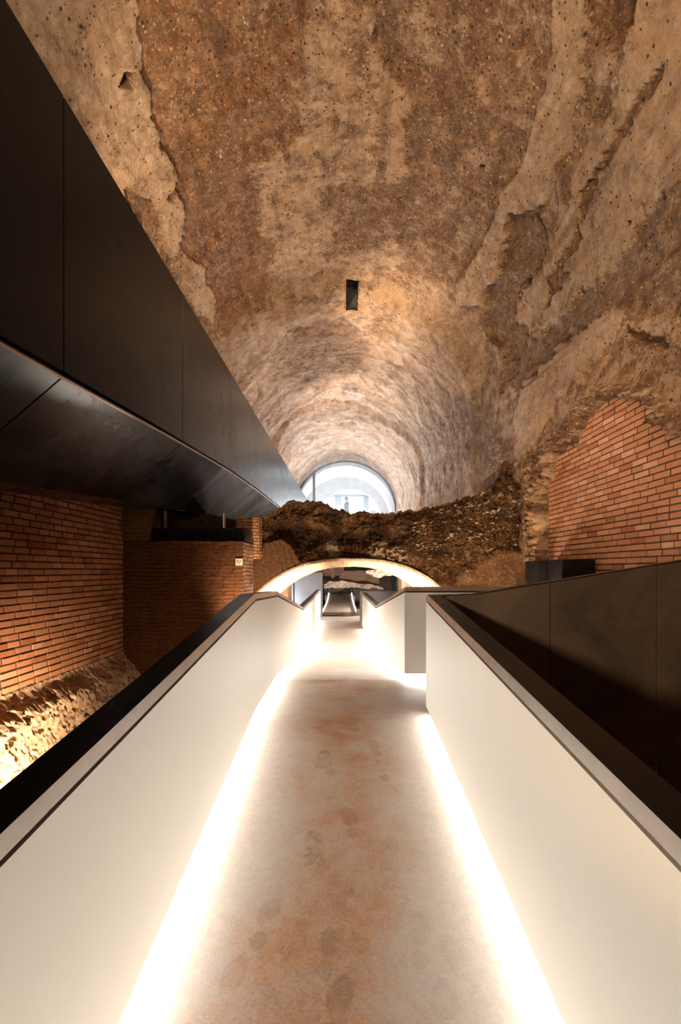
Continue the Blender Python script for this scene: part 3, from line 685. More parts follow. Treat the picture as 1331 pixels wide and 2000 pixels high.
# black steel channel lying on the cross wall
ch = empty('steel_trough', (-2.0, 7.1, EY + 0.44), 'long black steel trough lying on top of the cross wall', 'trough')
MB().box(-2.735, -1.40, 6.95, 6.965, EY + 0.445, EY + 0.62).build('front_plate', M_steel, ch)
MB().box(-2.735, -1.40, 7.50, 7.515, EY + 0.445, EY + 0.62).build('rear_plate', M_steel, ch)
MB().box(-2.735, -1.40, 6.966, 7.499, EY + 0.440, EY + 0.452).build('bottom_plate', M_steel, ch)
MB().box(-1.399, -1.385, 6.95, 7.515, EY + 0.445, EY + 0.62).build('end_plate', M_steel, ch)
tag(MB().box(-2.60, -2.565, 7.05, 7.09, EY + 0.455, EY + 0.88).build('timber_post', mat_plain('pale_timber', (0.22, 0.13, 0.07), 0.8, nscale=12), bevel=0.003), 'thin brown timber post standing in the black trough', 'post')
tag(MB().cyl((-1.76, 7.2, EY + 0.455), 0.030, 0.030, 'z', 0.40).build('steel_pipe', mat_plain('bluish_steel', (0.30, 0.36, 0.46), 0.3, 0.7), smooth=False), 'short bluish steel pipe standing in the black trough', 'pipe')
# brick stub lit behind
tag(rough_box('brick_stub', -1.68, -1.32, 7.70, 8.0, EY + 0.2, EY + 0.86, mat_oldbrick('lit_brick_stub_brick', (0.42, 0.22, 0.11), (0.33, 0.16, 0.08), (0.12, 0.06, 0.03), 1.0, 'XZ', 0.2, 0.24, 0.05), amp=0.012, seed=5), 'broken brick pier stub between the trough and the rubble mass', 'pier')
# dark back of the recess
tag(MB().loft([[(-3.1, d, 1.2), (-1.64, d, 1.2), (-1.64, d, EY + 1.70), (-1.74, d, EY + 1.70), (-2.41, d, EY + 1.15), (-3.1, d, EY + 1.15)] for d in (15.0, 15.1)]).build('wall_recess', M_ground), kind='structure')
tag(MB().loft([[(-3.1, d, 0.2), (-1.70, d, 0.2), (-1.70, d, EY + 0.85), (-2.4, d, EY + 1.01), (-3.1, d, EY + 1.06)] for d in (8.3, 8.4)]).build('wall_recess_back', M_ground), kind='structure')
# survey target on the cross wall
sv = empty('survey_target', (-1.452, 6.80, EY + 0.125), 'small white square survey target with black ring segments on the dark brick cross wall', 'marker')
tx, ty, tz, hs = -1.452, 6.828, EY + 0.125, 0.049
M_card = mat_plain('white_card', (0.75, 0.68, 0.62), 0.6); M_ink = mat_plain('black_ink', (0.01, 0.01, 0.01), 0.6)
MB().box(tx - hs, tx + hs, ty - 0.004, ty + 0.004, tz - hs, tz + hs).build('plate', M_card, sv)
m = MB(); y = ty - 0.0055
def arc(a0, a1, r0, r1, n=10):
    vs = []
    for k in range(n + 1):
        a = math.radians(a0 + (a1 - a0) * k / n)
        for r in (r0, r1): vs += [(tx + r * math.cos(a), y, tz + r * math.sin(a)), (tx + r * math.cos(a), y + 0.0012, tz + r * math.sin(a))]
    fs = []
    for k in range(n):
        b = 4 * k; c = b + 4
        fs += [(b, c, c + 2, b + 2), (b + 1, b + 3, c + 3, c + 1), (b, b + 1, c + 1, c), (b + 2, c + 2, c + 3, b + 3)]
    fs += [(0, 2, 3, 1), (4 * n, 4 * n + 1, 4 * n + 3, 4 * n + 2)]
    m.add(vs, fs)
arc(0, 360, 0.0, 0.0085, 20); arc(95, 205, 0.022, 0.032); arc(0, 58, 0.022, 0.032); arc(265, 310, 0.022, 0.032)
for k in (0, 1): m.box(tx - 0.040 + 0.013 * k, tx - 0.033 + 0.013 * k, y, y + 0.0012, tz - 0.041, tz - 0.034)
m.build('code_mark', M_ink, sv)

# ---------------------------------------------------------------- the rubble mass with its low arch
TOP = [(485,1064),(495,1060),(504,1044),(512,1014),(524,1003),(540,993),(556,985),(575,980),(600,975),(622,979),(640,982),(652,995),(668,997),(690,1001),(708,999),(720,1003),(736,999),(752,1002),(775,1001),(800,998),(830,992),(850,989),(870,984),(890,976),(905,971),(925,968),(945,960),(962,950),(975,930),(985,900),(1000,905),(1100,900)]
def mass():
    D0, D1 = 8.2, 9.5
    nx = 620; xs = np.linspace(-1.62, 3.12, nx)
    zt = np.interp(CX + F * xs / D0, [p[0] for p in TOP], [CY - p[1] for p in TOP]) / F * D0
    zt = zt + 0.022 * fbm(xs * 7, 0 * xs, 0 * xs, 4, 33) + 0.022 * fbm(xs * 26, 0 * xs, 0 * xs, 3, 34)
    ca = 0.165; q = np.abs(xs - ca)
    zf = np.maximum(0.185 - 0.555 * (q / 1.60) ** 2.7, -3.38)
    zbk = np.maximum(0.10 - 0.555 * (q / 1.40) ** 2.4, -3.39)
    ns, nf, nt, nb = 50, 240, 24, 24
    rows = []
    for i in range(ns):                       # soffit, back to front
        t = i / ns; rows.append((xs, D1 + (D0 - D1) * t, zbk + (zf - zbk) * t, 0, t))
    for i in range(nf + 1):                   # front face upwards
        t = i / nf; rows.append((xs, D0, zf + (zt - zf) * t, 1, t))
    for i in range(1, nt + 1):                # top, front to back
        t = i / nt; rows.append((xs, D0 + (D1 - D0) * t, zt - 0.15 * t, 2, t))
    for i in range(1, nb):                    # back face downwards
        t = i / nb; rows.append((xs, D1, (zt - 0.15) * (1 - t) + zbk * t, 3, t))
    X = np.array([r[0] for r in rows]); Y = np.array([r[1] + 0 * xs for r in rows]); Z = np.array([r[2] for r in rows])
    K = np.array([r[3] for r in rows])[:, None] + 0 * X; T = np.array([r[4] for r in rows])[:, None] + 0 * X
    px = CX + F * X / D0; py = CY - F * Z / D0
    front = (K == 1)
    w = fbm(X * 3, Y * 3, Z * 3, 5, 21, 0.6)
    big = fbm(X * 1.3, 0 * X, Z * 1.3, 3, 22)
    fine = fbm(X * 14, Y * 14, Z * 18, 4, 23, 0.62)
    edge = np.minimum(sstep(0, 0.03, T), sstep(0, 0.02, 1 - T)) * front
    d = 0.12 * big + 0.07 * w + 0.03 * fine
    # stones in rough courses on the right
    rr = sstep(-20, 25, poly_sd(px, py, [(790,1010),(860,975),(960,945),(1030,940),(1040,1090),(960,1080),(900,1080),(860,1110),(800,1080)]))
    f1, ed, rid = cells(X * 8 + 1.3 * w + 0.8 * fine, Z * 20 + 1.6 * w + 0.8 * fine, 31)
    stone = rr * sstep(0.05, 0.22, ed)
    d = d * (1 - 0.4 * rr) + stone * (0.03 + 0.06 * rid) - 0.03 * rr
    # smooth boulder, lower right
    bl = sstep(0, 22, poly_sd(px + 6 * w, py + 6 * w, [(880,1150),(900,1105),(925,1080),(960,1062),(1000,1062),(1040,1070),(1060,1160)]))
    d = d * (1 - bl) + bl * (0.22 + 0.02 * w + 0.012 * fine)
    # ribbed slab, lower left
    rb = sstep(-1.5, 2.5, poly_sd(px + 3 * w, py + 3 * w, [(496,1060),(520,1058),(548,1050),(566,1062),(585,1098),(600,1140),(590,1200),(480,1200)]))
    rib = np.sin((X * 1.0 + 0.30 * Z) * 2 * PI / 0.105 + 0.5 * w)
    d = d * (1 - rb) + rb * (0.06 + 0.016 * rib + 0.01 * fine)
    # grooves above the arch, mid: dark hollow under the crest
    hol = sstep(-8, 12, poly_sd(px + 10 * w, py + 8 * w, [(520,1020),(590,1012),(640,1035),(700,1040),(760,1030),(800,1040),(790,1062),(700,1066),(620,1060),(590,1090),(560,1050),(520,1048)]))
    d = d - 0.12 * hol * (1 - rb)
    pt = sstep(-6, 6, poly_sd(px + 9 * w, py + 9 * w, [(712,1062),(745,1052),(785,1066),(800,1100),(770,1100),(725,1085)]))
    f3, e3, r3 = cells(X * 18 + w, Z * 20 + w, 41)
    Y = Y - front * edge * (d + pt * 0.05 * (r3 > 0.45)) - (K == 1) * (1 - edge) * 0.0
    slope = front * np.clip(Z + 0.1, 0, 2) * 0.22 * (1 - rr)
    Y = Y + slope * edge
    top = (K == 2); Z = Z + top * 0.05 * w * np.minimum(T * 4, 1)
    sof = (K == 0); Z = Z + sof * (0.008 * w) * np.minimum(T, 1 - T) * 4
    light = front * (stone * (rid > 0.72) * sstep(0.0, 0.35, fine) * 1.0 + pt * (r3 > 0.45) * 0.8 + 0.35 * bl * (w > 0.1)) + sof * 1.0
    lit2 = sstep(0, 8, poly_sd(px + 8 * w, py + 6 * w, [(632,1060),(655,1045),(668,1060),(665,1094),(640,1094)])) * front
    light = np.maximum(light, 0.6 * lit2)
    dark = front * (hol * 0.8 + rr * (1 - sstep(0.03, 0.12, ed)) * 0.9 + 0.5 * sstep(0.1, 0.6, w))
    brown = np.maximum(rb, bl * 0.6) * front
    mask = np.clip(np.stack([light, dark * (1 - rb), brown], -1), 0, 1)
    P = np.stack([X, Y, Z + EY], -1)
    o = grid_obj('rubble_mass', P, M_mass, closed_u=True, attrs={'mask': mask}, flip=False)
    return tag(o, 'ancient brown rubble mass with a torn crest crossing the hall over a low arch', 'masonry')
ms = mass()
# pale tile lining of the arch: its own part
def lining():
    D0, D1 = 8.13, 9.48; n, k = 120, 24
    xs = np.linspace(-2.05, 2.35, n); q = np.abs(xs - 0.165)
    zf = 0.185 - 0.555 * (q / 1.60) ** 2.7; zb = 0.10 - 0.555 * (q / 1.40) ** 2.4
    rows = []
    for i in range(k + 1):
        t = i / k; rows.append(np.stack([xs, D0 + (D1 - D0) * t + 0.03 * fbm(xs * 6, 0 * xs + i, 0 * xs, 3, 3) * (i == 0), EY + zf * (1 - t) + zb * t - 0.02 + 0.004 * fbm(xs * 8, 0 * xs + i * 0.5, 0 * xs, 3, 8)], -1))
    for i in range(k, -1, -1):
        t = i / k; rows.append(rows[i] + np.array([0, 0, 0.045]))
    return grid_obj('arch_lining', np.array(rows), M_soffit, ms, closed_u=True)
lining()['label'] = 'pale brick lining of the low arch'

# ---------------------------------------------------------------- lower chamber behind the arch
tag(rough_box('wall_chamber', -3.1, 3.1, 30.0, 30.6, 0.6, EY + 2.3, mat_oldbrick('chamber_brick', (0.17, 0.12, 0.095), (0.12, 0.09, 0.075), (0.09, 0.07, 0.06), 1.0, 'XZ', 0.4, 0.6, 0.12), amp=0.03, res=0.15), kind='structure')
M_pale = mat_rock('pale_rubble', (0.12, 0.085, 0.065), (0.36, 0.27, 0.21), (0.62, 0.50, 0.42), 0.6, 0.08)
def ledge(name, pts, D, depth, label, mat, seed, droop=0.3):
    """ragged ledge: top outline given in photo pixels at distance D, with a real depth"""
    xs = np.linspace(pts[0][0], pts[-1][0], 90); yt = np.interp(xs, [p[0] for p in pts], [p[1] for p in pts]); yb = np.interp(xs, [p[0] for p in pts], [p[2] for p in pts])
    X = (xs - CX) / F * D; zt = (CY - yt) / F * D + 0.03 * fbm(X * 5, 0 * X, 0 * X, 3, seed); zb = (CY - yb) / F * D + 0.04 * fbm(X * 6, 0 * X + 5, 0 * X, 3, seed)
    zb = np.minimum(zb, zt - 0.03)
    ring = []
    for i in range(9): t = i / 8; ring.append(np.stack([X, D + 0 * X - 0.06 * fbm(X * 4, 0 * X + t * 3, 0 * X, 3, seed + 2) , EY + zb + (zt - zb) * t], -1))
    for i in range(1, 5): t = i / 4; ring.append(np.stack([X, D + depth * t + 0 * X, EY + zt], -1))
    for i in range(0, 5): t = i / 4; ring.append(np.stack([X, D + depth * (1 - t) * 1.0 + 0 * X, EY + zb - 0.001 + 0 * X], -1))
    R = np.array(ring); P = R
    n = len(X); v = P.reshape(-1, 3); fs = []
    R_, C_ = P.shape[:2]
    for i in range(R_):
        for j in range(C_ - 1):
            a = i * C_ + j; b = a + 1; c = ((i + 1) % R_) * C_ + j + 1; d = ((i + 1) % R_) * C_ + j
            fs.append((a, b, c, d))
    fs.append(tuple(i * C_ for i in range(R_))); fs.append(tuple(i * C_ + C_ - 1 for i in range(R_ - 1, -1, -1)))
    return tag(mesh_obj(name, v, fs, mat, smooth=False), label, 'rubble')
ledge('rubble_ledge', [(633,1141,1148),(645,1136,1149),(670,1135,1149),(690,1137,1149),(700,1140,1149),(725,1142,1150),(740,1145,1150),(750,1150,1153)], 24.0, 0.85, 'long tan rubble ledge across the lower chamber, seen through the low arch', M_pale, 51)
ledge('rubble_shelf', [(715,1116,1121),(725,1113,1125),(745,1112,1128),(760,1113,1124),(775,1116,1122),(785,1119,1123)], 22.0, 1.5, 'pale broken rubble shelf at the upper right of the lower chamber', M_pale, 61)
ledge('rubble_shelf', [(560,1119,1122),(590,1112,1121),(625,1104,1122),(650,1101,1128),(665,1101,1122),(672,1104,1114)], 19.0, 1.5, 'pink tan broken rubble hanging at the upper left of the lower chamber', M_pale, 71)
# side wall stumps inside the arch
tag(rough_box('brick_jamb', -1.62, -1.28, 11.4, 12.2, EY - 2.6, EY - 0.05, mat_oldbrick('jamb_brick', (0.50, 0.27, 0.16), (0.42, 0.21, 0.12), (0.3, 0.2, 0.14), 1.0, 'XZ', 0.3, 0.3, 0.06), amp=0.012, seed=8), 'reddish brick jamb on the left inside the low arch', 'pier')
tag(rough_box('plaster_jamb', 1.50, 1.98, 12.0, 12.8, EY - 2.6, EY - 0.08, mat_rock('jamb_plaster', (0.28, 0.16, 0.10), (0.50, 0.36, 0.27), (0.66, 0.53, 0.43), 1.0, 0.02), amp=0.012, seed=9), 'pale plastered jamb on the right inside the low arch', 'pier')
gp = empty('steel_screen', (-1.3, 18.0, EY - 1.9), 'smooth grey steel screen behind the left parapet in the lower chamber', 'screen')
MB().box(-1.90, -0.72, 18.0, 18.05, EY - 1.9, EY - 0.06).build('plate', M_grey, gp)
for xx in (-1.93, -1.82): MB().box(xx, xx + 0.03, 17.95, 18.0, EY - 1.9, EY - 0.05).build('upright', M_frame, gp)
gp2 = MB().box(0.62, 2.2, 16.6, 16.65, EY - 1.9, EY - 0.70).build('steel_screen', M_grey); tag(gp2, 'low grey steel screen behind the right parapet in the lower chamber', 'screen')
tag(rough_box('niche_arch_block', -0.15, 1.95, 25.0, 25.5, EY - 0.86, EY - 0.0, mat_oldbrick('niche_brick', (0.19, 0.12, 0.085), (0.14, 0.09, 0.065), (0.10, 0.075, 0.06), 1.0, 'XZ', 0.3, 0.5, 0.10), amp=0.03, res=0.12, seed=4), 'dark brown brick wall block at the back of the lower chamber', 'masonry')
# concrete face under the ledge
tag(MB().box(-1.15, 2.4, 29.0, 29.3, EY - 1.75, EY - 1.06).build('concrete_plinth', mat_plain('taupe_concrete', (0.17, 0.14, 0.115), 0.8, nscale=3)), 'low taupe concrete plinth closing the far ramp', 'plinth')
# far ramp
ramp = empty('far_ramp', (-0.1, 23, EY - 1.75), 'narrow brown ramp with glowing edges rising beyond the walkway', 'ramp')
RP = [(18.9, -1.62), (22.0, -1.62), (24.5, -1.60), (26.0, -1.54), (27.0, -1.45), (28.3, -1.33)]
m = MB(); m.loft([[(-0.73, d, EY + z), (0.55, d, EY + z), (0.55, d, EY + z - 0.12), (-0.73, d, EY + z - 0.12)] for d, z in RP]); m.build('ramp_surface', mat_plain('brown_ramp_floor', (0.34, 0.28, 0.235), 0.5, nscale=5), ramp)
for xx, s_ in ((-0.73, -1), (0.55, 1)):
    m = MB(); m.loft([[(xx, d, EY + z + 0.005), (xx + s_ * 0.05, d, EY + z + 0.005), (xx + s_ * 0.05, d, EY + z + 0.05), (xx, d, EY + z + 0.05)] for d, z in RP]); m.build('light_strip', mat_emit('soft_white_led_%s' % ('a' if s_ > 0 else 'b'), (1, 0.92, 0.84), 2.5), ramp)['label'] = 'glowing strip along the edge of the far ramp'
    m = MB(); m.loft([[(xx + s_ * 0.055, d, EY + z - 0.1), (xx + s_ * 0.11, d, EY + z - 0.1), (xx + s_ * 0.11, d, EY + z + (0.35 if d > 21 else 0.06)), (xx + s_ * 0.055, d, EY + z + (0.35 if d > 21 else 0.06))] for d, z in RP[2:]]); m.build('side_guard', M_grey, ramp)
for a, b in ((-1.0, -0.75), (0.57, 0.9)):
    MB().box(a, b, 18.85, 18.95, EY - 1.66, EY - 1.50).build('curb', mat_plain('pale_curb', (0.5, 0.45, 0.4), 0.6), ramp)

# ---------------------------------------------------------------- upper floor and glazed screen
tag(MB().box(-1.66, 3.4, 21.0, 25.9, EY + 2.3, EY + 2.5).box(-3.2, 3.4, 25.9, 44, EY + 2.3, EY + 2.5).build('floor_upper', M_whitewall), kind='structure')
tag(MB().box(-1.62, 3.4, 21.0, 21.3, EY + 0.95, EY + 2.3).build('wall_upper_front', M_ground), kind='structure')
WX, WZ, WR, WD = 0.20, 3.17, 2.84, 26.0
win = empty('window_1', (WX, WD, EY + 2.5), None, None); win['kind'] = 'structure'
for k in ('label', 'category'):
    if k in win: del win[k]
def arch_pts(r, n=60): return [(WX + r * math.cos(PI - PI * k / n), WZ + r * math.sin(PI - PI * k / n)) for k in range(n + 1)]
m = MB(); A = [(WX - WR, 2.5)] + arch_pts(WR) + [(WX + WR, 2.5)]; Bq = [(WX - WR + 0.17, 2.5)] + arch_pts(WR - 0.17) + [(WX + WR - 0.17, 2.5)]
m.loft([[(a[0], WD, EY + a[1]), (b[0], WD, EY + b[1]), (b[0], WD + 0.15, EY + b[1]), (a[0], WD + 0.15, EY + a[1])] for a, b in zip(A, Bq)])
m.build('window_frame', M_frame, win)
MB().box(-1.57, -1.43, WD, WD + 0.15, EY + 2.5, EY + 5.55).build('mullion', M_frame, win)
gl, nt, b = new_mat('clear_glass'); nt.nodes.remove(b)
tr = nt.nodes.new('ShaderNodeBsdfTransparent'); gs = nt.nodes.new('ShaderNodeBsdfGlossy'); gs.inputs['Roughness'].default_value = 0.02; mx = nt.nodes.new('ShaderNodeMixShader'); mx.inputs[0].default_value = 0.05
nt.links.new(tr.outputs[0], mx.inputs[1]); nt.links.new(gs.outputs[0], mx.inputs[2]); nt.links.new(mx.outputs[0], nt.nodes['Material Output'].inputs[0])
n = 60; ring = arch_pts(WR - 0.16)
vs = [(WX - WR + 0.16, WD + 0.07, EY + 2.5)] + [(x, WD + 0.07, EY + z) for x, z in ring] + [(WX + WR - 0.16, WD + 0.07, EY + 2.5)]
mesh_obj('window_pane', vs, [tuple(range(len(vs)))], gl, win)
# white room beyond: ring coloured grey for its shade, barrel vault, end wall with a wide arched opening to daylight
M_ring_shade = mat_rock('shade_grey_ring', (0.16, 0.15, 0.15), (0.30, 0.29, 0.29), (0.45, 0.43, 0.42), 1.5, 0.02)
def room(name, d0, d1, r, mat):
    u = np.linspace(0, 1, 80)[:, None]; D = np.linspace(d0, d1, 24)[None, :]; a = PI * (1 - u) + 0 * D; D = D + 0 * a
    x = WX + r * np.cos(a); z = 3.17 + r * np.sin(a) + 0.02 * fbm(x * 2, D * 2, a, 3, 3)
    tag(grid_obj(name, np.stack([x, D, z + EY], -1), mat), kind='structure')
room('ceiling_ring', 26.4, 27.9, 2.90, M_ring_shade); room('ceiling_far_room', 27.9, 32.0, 2.96, M_whitewall)
for s_ in (-1, 1): tag(MB().box(WX + s_ * 2.96 - 0.05, WX + s_ * 2.96 + 0.05, 26.4, 34, EY + 2.5, EY + 3.2).build('wall_far_room', M_whitewall), kind='structure')
m = MB(); m2 = []
for k in range(61):
    a = PI - PI * k / 60; m2.append(((WX + 0.35 + 2.05 * math.cos(a), 3.35 + 1.95 * math.sin(a)), (WX + 3.1 * math.cos(a), 3.1 + 3.1 * math.sin(a))))
m.loft([[(p[0], 31.5, EY + p[1]), (q[0], 31.5, EY + q[1]), (q[0], 31.9, EY + q[1]), (p[0], 31.9, EY + p[1])] for p, q in m2])
tag(m.build('wall_far_arch', mat_plain('light_grey_plaster', (0.42, 0.43, 0.45), 0.9, nscale=2)), kind='structure')
MBd = mat_emit('daylight_outside', (0.93, 0.98, 1.0), 2.2)
w2 = MB().box(-3, 3.4, 34.4, 34.5, EY + 2.5, EY + 6.3).build('window_2', MBd); tag(w2, kind='structure')
M_post = mat_plain('blue_grey_post', (0.20, 0.23, 0.27), 0.7)
for xx, wd in ((-0.45, 0.42), (1.45, 0.35)):
    tag(MB().box(xx, xx + wd, 32.0, 32.25, EY + 2.5, EY + 4.9).build('trim_2', M_post), kind='structure')
tag(MB().box(-1.75, 2.5, 32.0, 32.25, EY + 4.92, EY + 5.06).build('trim_3', M_post), kind='structure')
# desk and papers
dsk = empty('reception_desk', (1.55, 30.5, EY + 2.5), 'white reception desk seen through the arched glass screen', 'desk')
MB().box(1.15, 1.95, 30.3, 30.8, EY + 2.5, EY + 3.52).build('desk_body', mat_plain('white_laminate', (0.7, 0.7, 0.72), 0.5), dsk)
MB().box(1.10, 2.0, 30.25, 30.85, EY + 3.525, EY + 3.57).build('desk_top', mat_plain('grey_laminate', (0.4, 0.42, 0.44), 0.5), dsk)
tag(MB().box(1.72, 2.1, 29.6, 29.63, EY + 3.25, EY + 3.72).build('notice_board', mat_plain('pale_paper', (0.8, 0.8, 0.75), 0.8)), 'white sheet notice standing in front of the reception desk', 'notice')

# person with a hand at the face
def person(loc, rz):
    root = empty('person', loc, 'person in a dark blue jacket standing behind the glass, one hand raised to the face', 'person')
    root.rotation_euler = (0, 0, rz)
    J = {'pelvis': (0, 0, 0.95, .135), 'waist': (0, 0, 1.10, .16), 'chest': (0, 0.0, 1.32, .18), 'neck': (0, -0.01, 1.47, .06), 'head0': (0, -0.03, 1.565, .088), 'head1': (0, -0.02, 1.65, .118), 'head2': (0, -0.01, 1.73, .088),
         'shL': (-.19, 0, 1.41, .078), 'elL': (-.28, .02, 1.14, .056), 'wrL': (-.24, -.08, .93, .032), 'haL': (-.24, -.11, .86, .034),
         'shR': (.19, 0, 1.41, .078), 'elR': (.27, -.10, 1.16, .056), 'wrR': (.12, -.20, 1.42, .032), 'haR': (.09, -.18, 1.49, .034),
         'hipL': (-.09, 0, .88, .10), 'knL': (-.10, -.01, .50, .065), 'anL': (-.11, .02, .10, .045), 'toL': (-.12, -.12, .04, .04),
         'hipR': (.09, 0, .88, .10), 'knR': (.11, -.03, .50, .065), 'anR': (.13, .0, .10, .045), 'toR': (.15, -.14, .04, .04)}
    E = [('pelvis','waist'),('waist','chest'),('chest','neck'),('neck','head0'),('head0','head1'),('head1','head2'),('chest','shL'),('shL','elL'),('elL','wrL'),('wrL','haL'),('chest','shR'),('shR','elR'),('elR','wrR'),('wrR','haR'),
         ('pelvis','hipL'),('hipL','knL'),('knL','anL'),('anL','toL'),('pelvis','hipR'),('hipR','knR'),('knR','anR'),('anR','toR')]
    rad = [v[3] for v in J.values()]; pts = [v[:3] for v in J.values()]; ks = list(J)
    edges = [(ks.index(a), ks.index(b)) for a, b in E]
    for hb, wr, sx in (('haL', 'wrL', -1), ('haR', 'wrR', 1)):
        w = Vector(J[wr][:3]); h = Vector(J[hb][:3]); d = (h - w).normalized(); side = d.cross(Vector((0, 1, 0.2))).normalized()
        for k in range(4):
            b0 = h + side * (0.028 * (k - 1.5)); i0 = len(pts)
            for j, ln in enumerate((0.03, 0.03, 0.025)):
                b0 = b0 + d * ln * (1.0 - 0.1 * abs(k - 1.5)) + Vector((0, -0.008 * j, 0)); pts.append(tuple(b0)); rad.append(0.0095 - 0.001 * j)
                edges.append((ks.index(hb) if j == 0 else i0 + j - 1, i0 + j))
        i0 = len(pts); b0 = w + d * 0.03 + side * 0.035; pts.append(tuple(b0)); rad.append(0.012); edges.append((ks.index(hb), i0)); pts.append(tuple(b0 + d * 0.03 + side * 0.02)); rad.append(0.0095); edges.append((i0, i0 + 1))
    me = bpy.data.meshes.new('body'); me.from_pydata(pts, edges, [])
    o = bpy.data.objects.new('body', me); COL.objects.link(o); o.parent = root
    o.modifiers.new('skin', 'SKIN'); sv_ = me.skin_vertices[0].data
    for i, r in enumerate(rad): sv_[i].radius = (r, r * 0.85)
    sv_[0].use_root = True
    sub = o.modifiers.new('sub', 'SUBSURF'); sub.levels = 2; sub.render_levels = 2
    k = NT('skin_and_dark_blue_clothes', 0.8)
    sx = k.n('ShaderNodeSeparateXYZ'); k.link(k.co, sx.inputs[0])
    hand = k.math('MULTIPLY', k.math('GREATER_THAN', k.math('ABSOLUTE', sx.outputs[0]), 0.2), k.math('LESS_THAN', sx.outputs[2], 0.945))
    skin = k.math('MAXIMUM', hand, k.math('GREATER_THAN', sx.outputs[2], 1.475))
    k.color(k.mix(skin, k.mix(k.math('GREATER_THAN', sx.outputs[2], 0.93), (0.03, 0.03, 0.04), (0.02, 0.045, 0.095)), (0.35, 0.22, 0.16)))
    me.materials.append(k.m)
    hair = MB(); rings = []
    for i in range(9):
        t = i / 8; zz = 1.625 + 0.165 * math.sin(t * PI / 2); rr_ = 0.098 * math.cos(t * PI / 2) ** 0.75 * (0.93 + 0.07 * min(1, t * 4)) + 0.004
        cut = 0.045 * (1 - t)
        rings.append([(rr_ * math.cos(a), max(0.012 + 1.12 * rr_ * math.sin(a), -0.055 - 0.07 * t) if i < 8 else 0.01 + rr_ * math.sin(a), zz + (0.05 * (1 - t) if math.sin(a) < -0.2 else 0)) for a in [2 * PI * q / 20 for q in range(20)]])
    hair.loft(rings); h = mesh_obj('hair', hair.v, hair.f, mat_plain('dark_hair', (0.04, 0.03, 0.025), 0.7), smooth=True); h.parent = root
    nose = MB(); nose.loft([[(-.012, -.105, 1.63), (.012, -.105, 1.63), (0, -.10, 1.675)], [(-.006, -.135, 1.628), (.006, -.135, 1.628), (0, -.118, 1.65)]])
    n_ = nose.build('nose', mat_plain('face_skin', (0.35, 0.22, 0.16), 0.6)); n_.parent = root
    for sx_ in (-1, 1):
        e_ = MB().cyl((sx_ * 0.101 - 0.008, 0.0, 1.64), 0.026, 0.022, 'x', 0.016, 12).build('ear', n_.data.materials[0]); e_.parent = root
    for sx_ in (-1, 1):
        e_ = MB().cyl((sx_ * 0.036, -0.107, 1.667), 0.010, 0.010, 'y', 0.012, 10).build('eye', mat_plain('eye_dark', (0.02, 0.02, 0.02), 0.4)); e_.parent = root
    e_ = MB().box(-0.022, 0.022, -0.104, -0.090, 1.595, 1.603).build('mouth', mat_plain('lips', (0.28, 0.11, 0.09), 0.6)); e_.parent = root
    return root
person((0.27, 28.0, EY + 2.505), 1.9)

# dark steel box at the foot of the right brick infill
tag(MB().box(2.62, 3.02, 5.75, 6.9, EY - 0.45, EY + 0.135).build('steel_box', M_rail, bevel=0.004), 'dark steel box at the foot of the right brick infill behind the branch parapet', 'box')

# thin dusty haze in the far hall
hm = bpy.data.materials.new('dusty_haze'); hm.use_nodes = True; hm.node_tree.nodes.clear()
ho = hm.node_tree.nodes.new('ShaderNodeOutputMaterial'); hv = hm.node_tree.nodes.new('ShaderNodeVolumeScatter')
hv.inputs['Color'].default_value = (1, 1, 1, 1); hv.inputs['Density'].default_value = 0.006; hv.inputs['Anisotropy'].default_value = 0.45
hm.node_tree.links.new(hv.outputs[0], ho.inputs['Volume'])
hz = MB().box(-1.6, 2.6, 10.6, 25.8, EY + 2.55, EY + 5.3).build('haze', hm); tag(hz, 'thin whitish haze hanging in the far hall before the arched screen', 'haze', kind='stuff')

# ---------------------------------------------------------------- light
def lamp(kind, name, loc, energy, col, size=0.2, aim=None, angle=None, blend=0.6, size_y=None):
    l = bpy.data.lights.new(name, kind); l.energy = energy; l.color = col
    if kind == 'AREA':
        l.size = size
        if size_y: l.shape = 'RECTANGLE'; l.size_y = size_y
    else: l.shadow_soft_size = size
    if kind == 'SPOT': l.spot_size = math.radians(angle); l.spot_blend = blend
    o = bpy.data.objects.new(name, l); COL.objects.link(o); o.location = (loc[0], loc[1], loc[2] + EY)
    if aim:
        d = Vector((aim[0], aim[1], aim[2])) - Vector(loc); o.rotation_euler = d.to_track_quat('-Z', 'Y').to_euler()
    return o
WARM = (1.0, 0.72, 0.47); WARM2 = (1.0, 0.79, 0.56)
lamp('SPOT', 'hall_flood', (0.2, -2.2, 1.2), 1950, WARM2, 0.3, aim=(1.3, 3.6, 6.0), angle=105, blend=0.9)
lamp('SPOT', 'hall_flood', (-0.5, -1.0, 2.6), 700, WARM2, 0.2, aim=(3.0, 5.5, 3.6), angle=70, blend=0.9)
lamp('SPOT', 'bridge_uplight', (-2.3, 5.0, 2.6), 420, WARM2, 0.15, aim=(0.9, 7.5, 6.0), angle=130)
lamp('SPOT', 'bridge_uplight', (-1.95, 9.8, 2.85), 5200, (1.0, 0.80, 0.58), 0.15, aim=(3.2, 11.6, 4.6), angle=88, blend=1.0)
lamp('SPOT', 'bridge_uplight', (-1.95, 14.0, 3.0), 2300, (1.0, 0.93, 0.86), 0.15, aim=(2.4, 18.0, 5.2), angle=90, blend=1.0)
lamp('AREA', 'hall_daylight_fill', (0.2, 26.9, 2.85), 460, (0.90, 0.95, 1.0), 3.6, aim=(0.1, 13.0, 4.6), size_y=0.5).data.spread = math.radians(85)  # unseen area lamp added low behind the screen, stands in for daylight
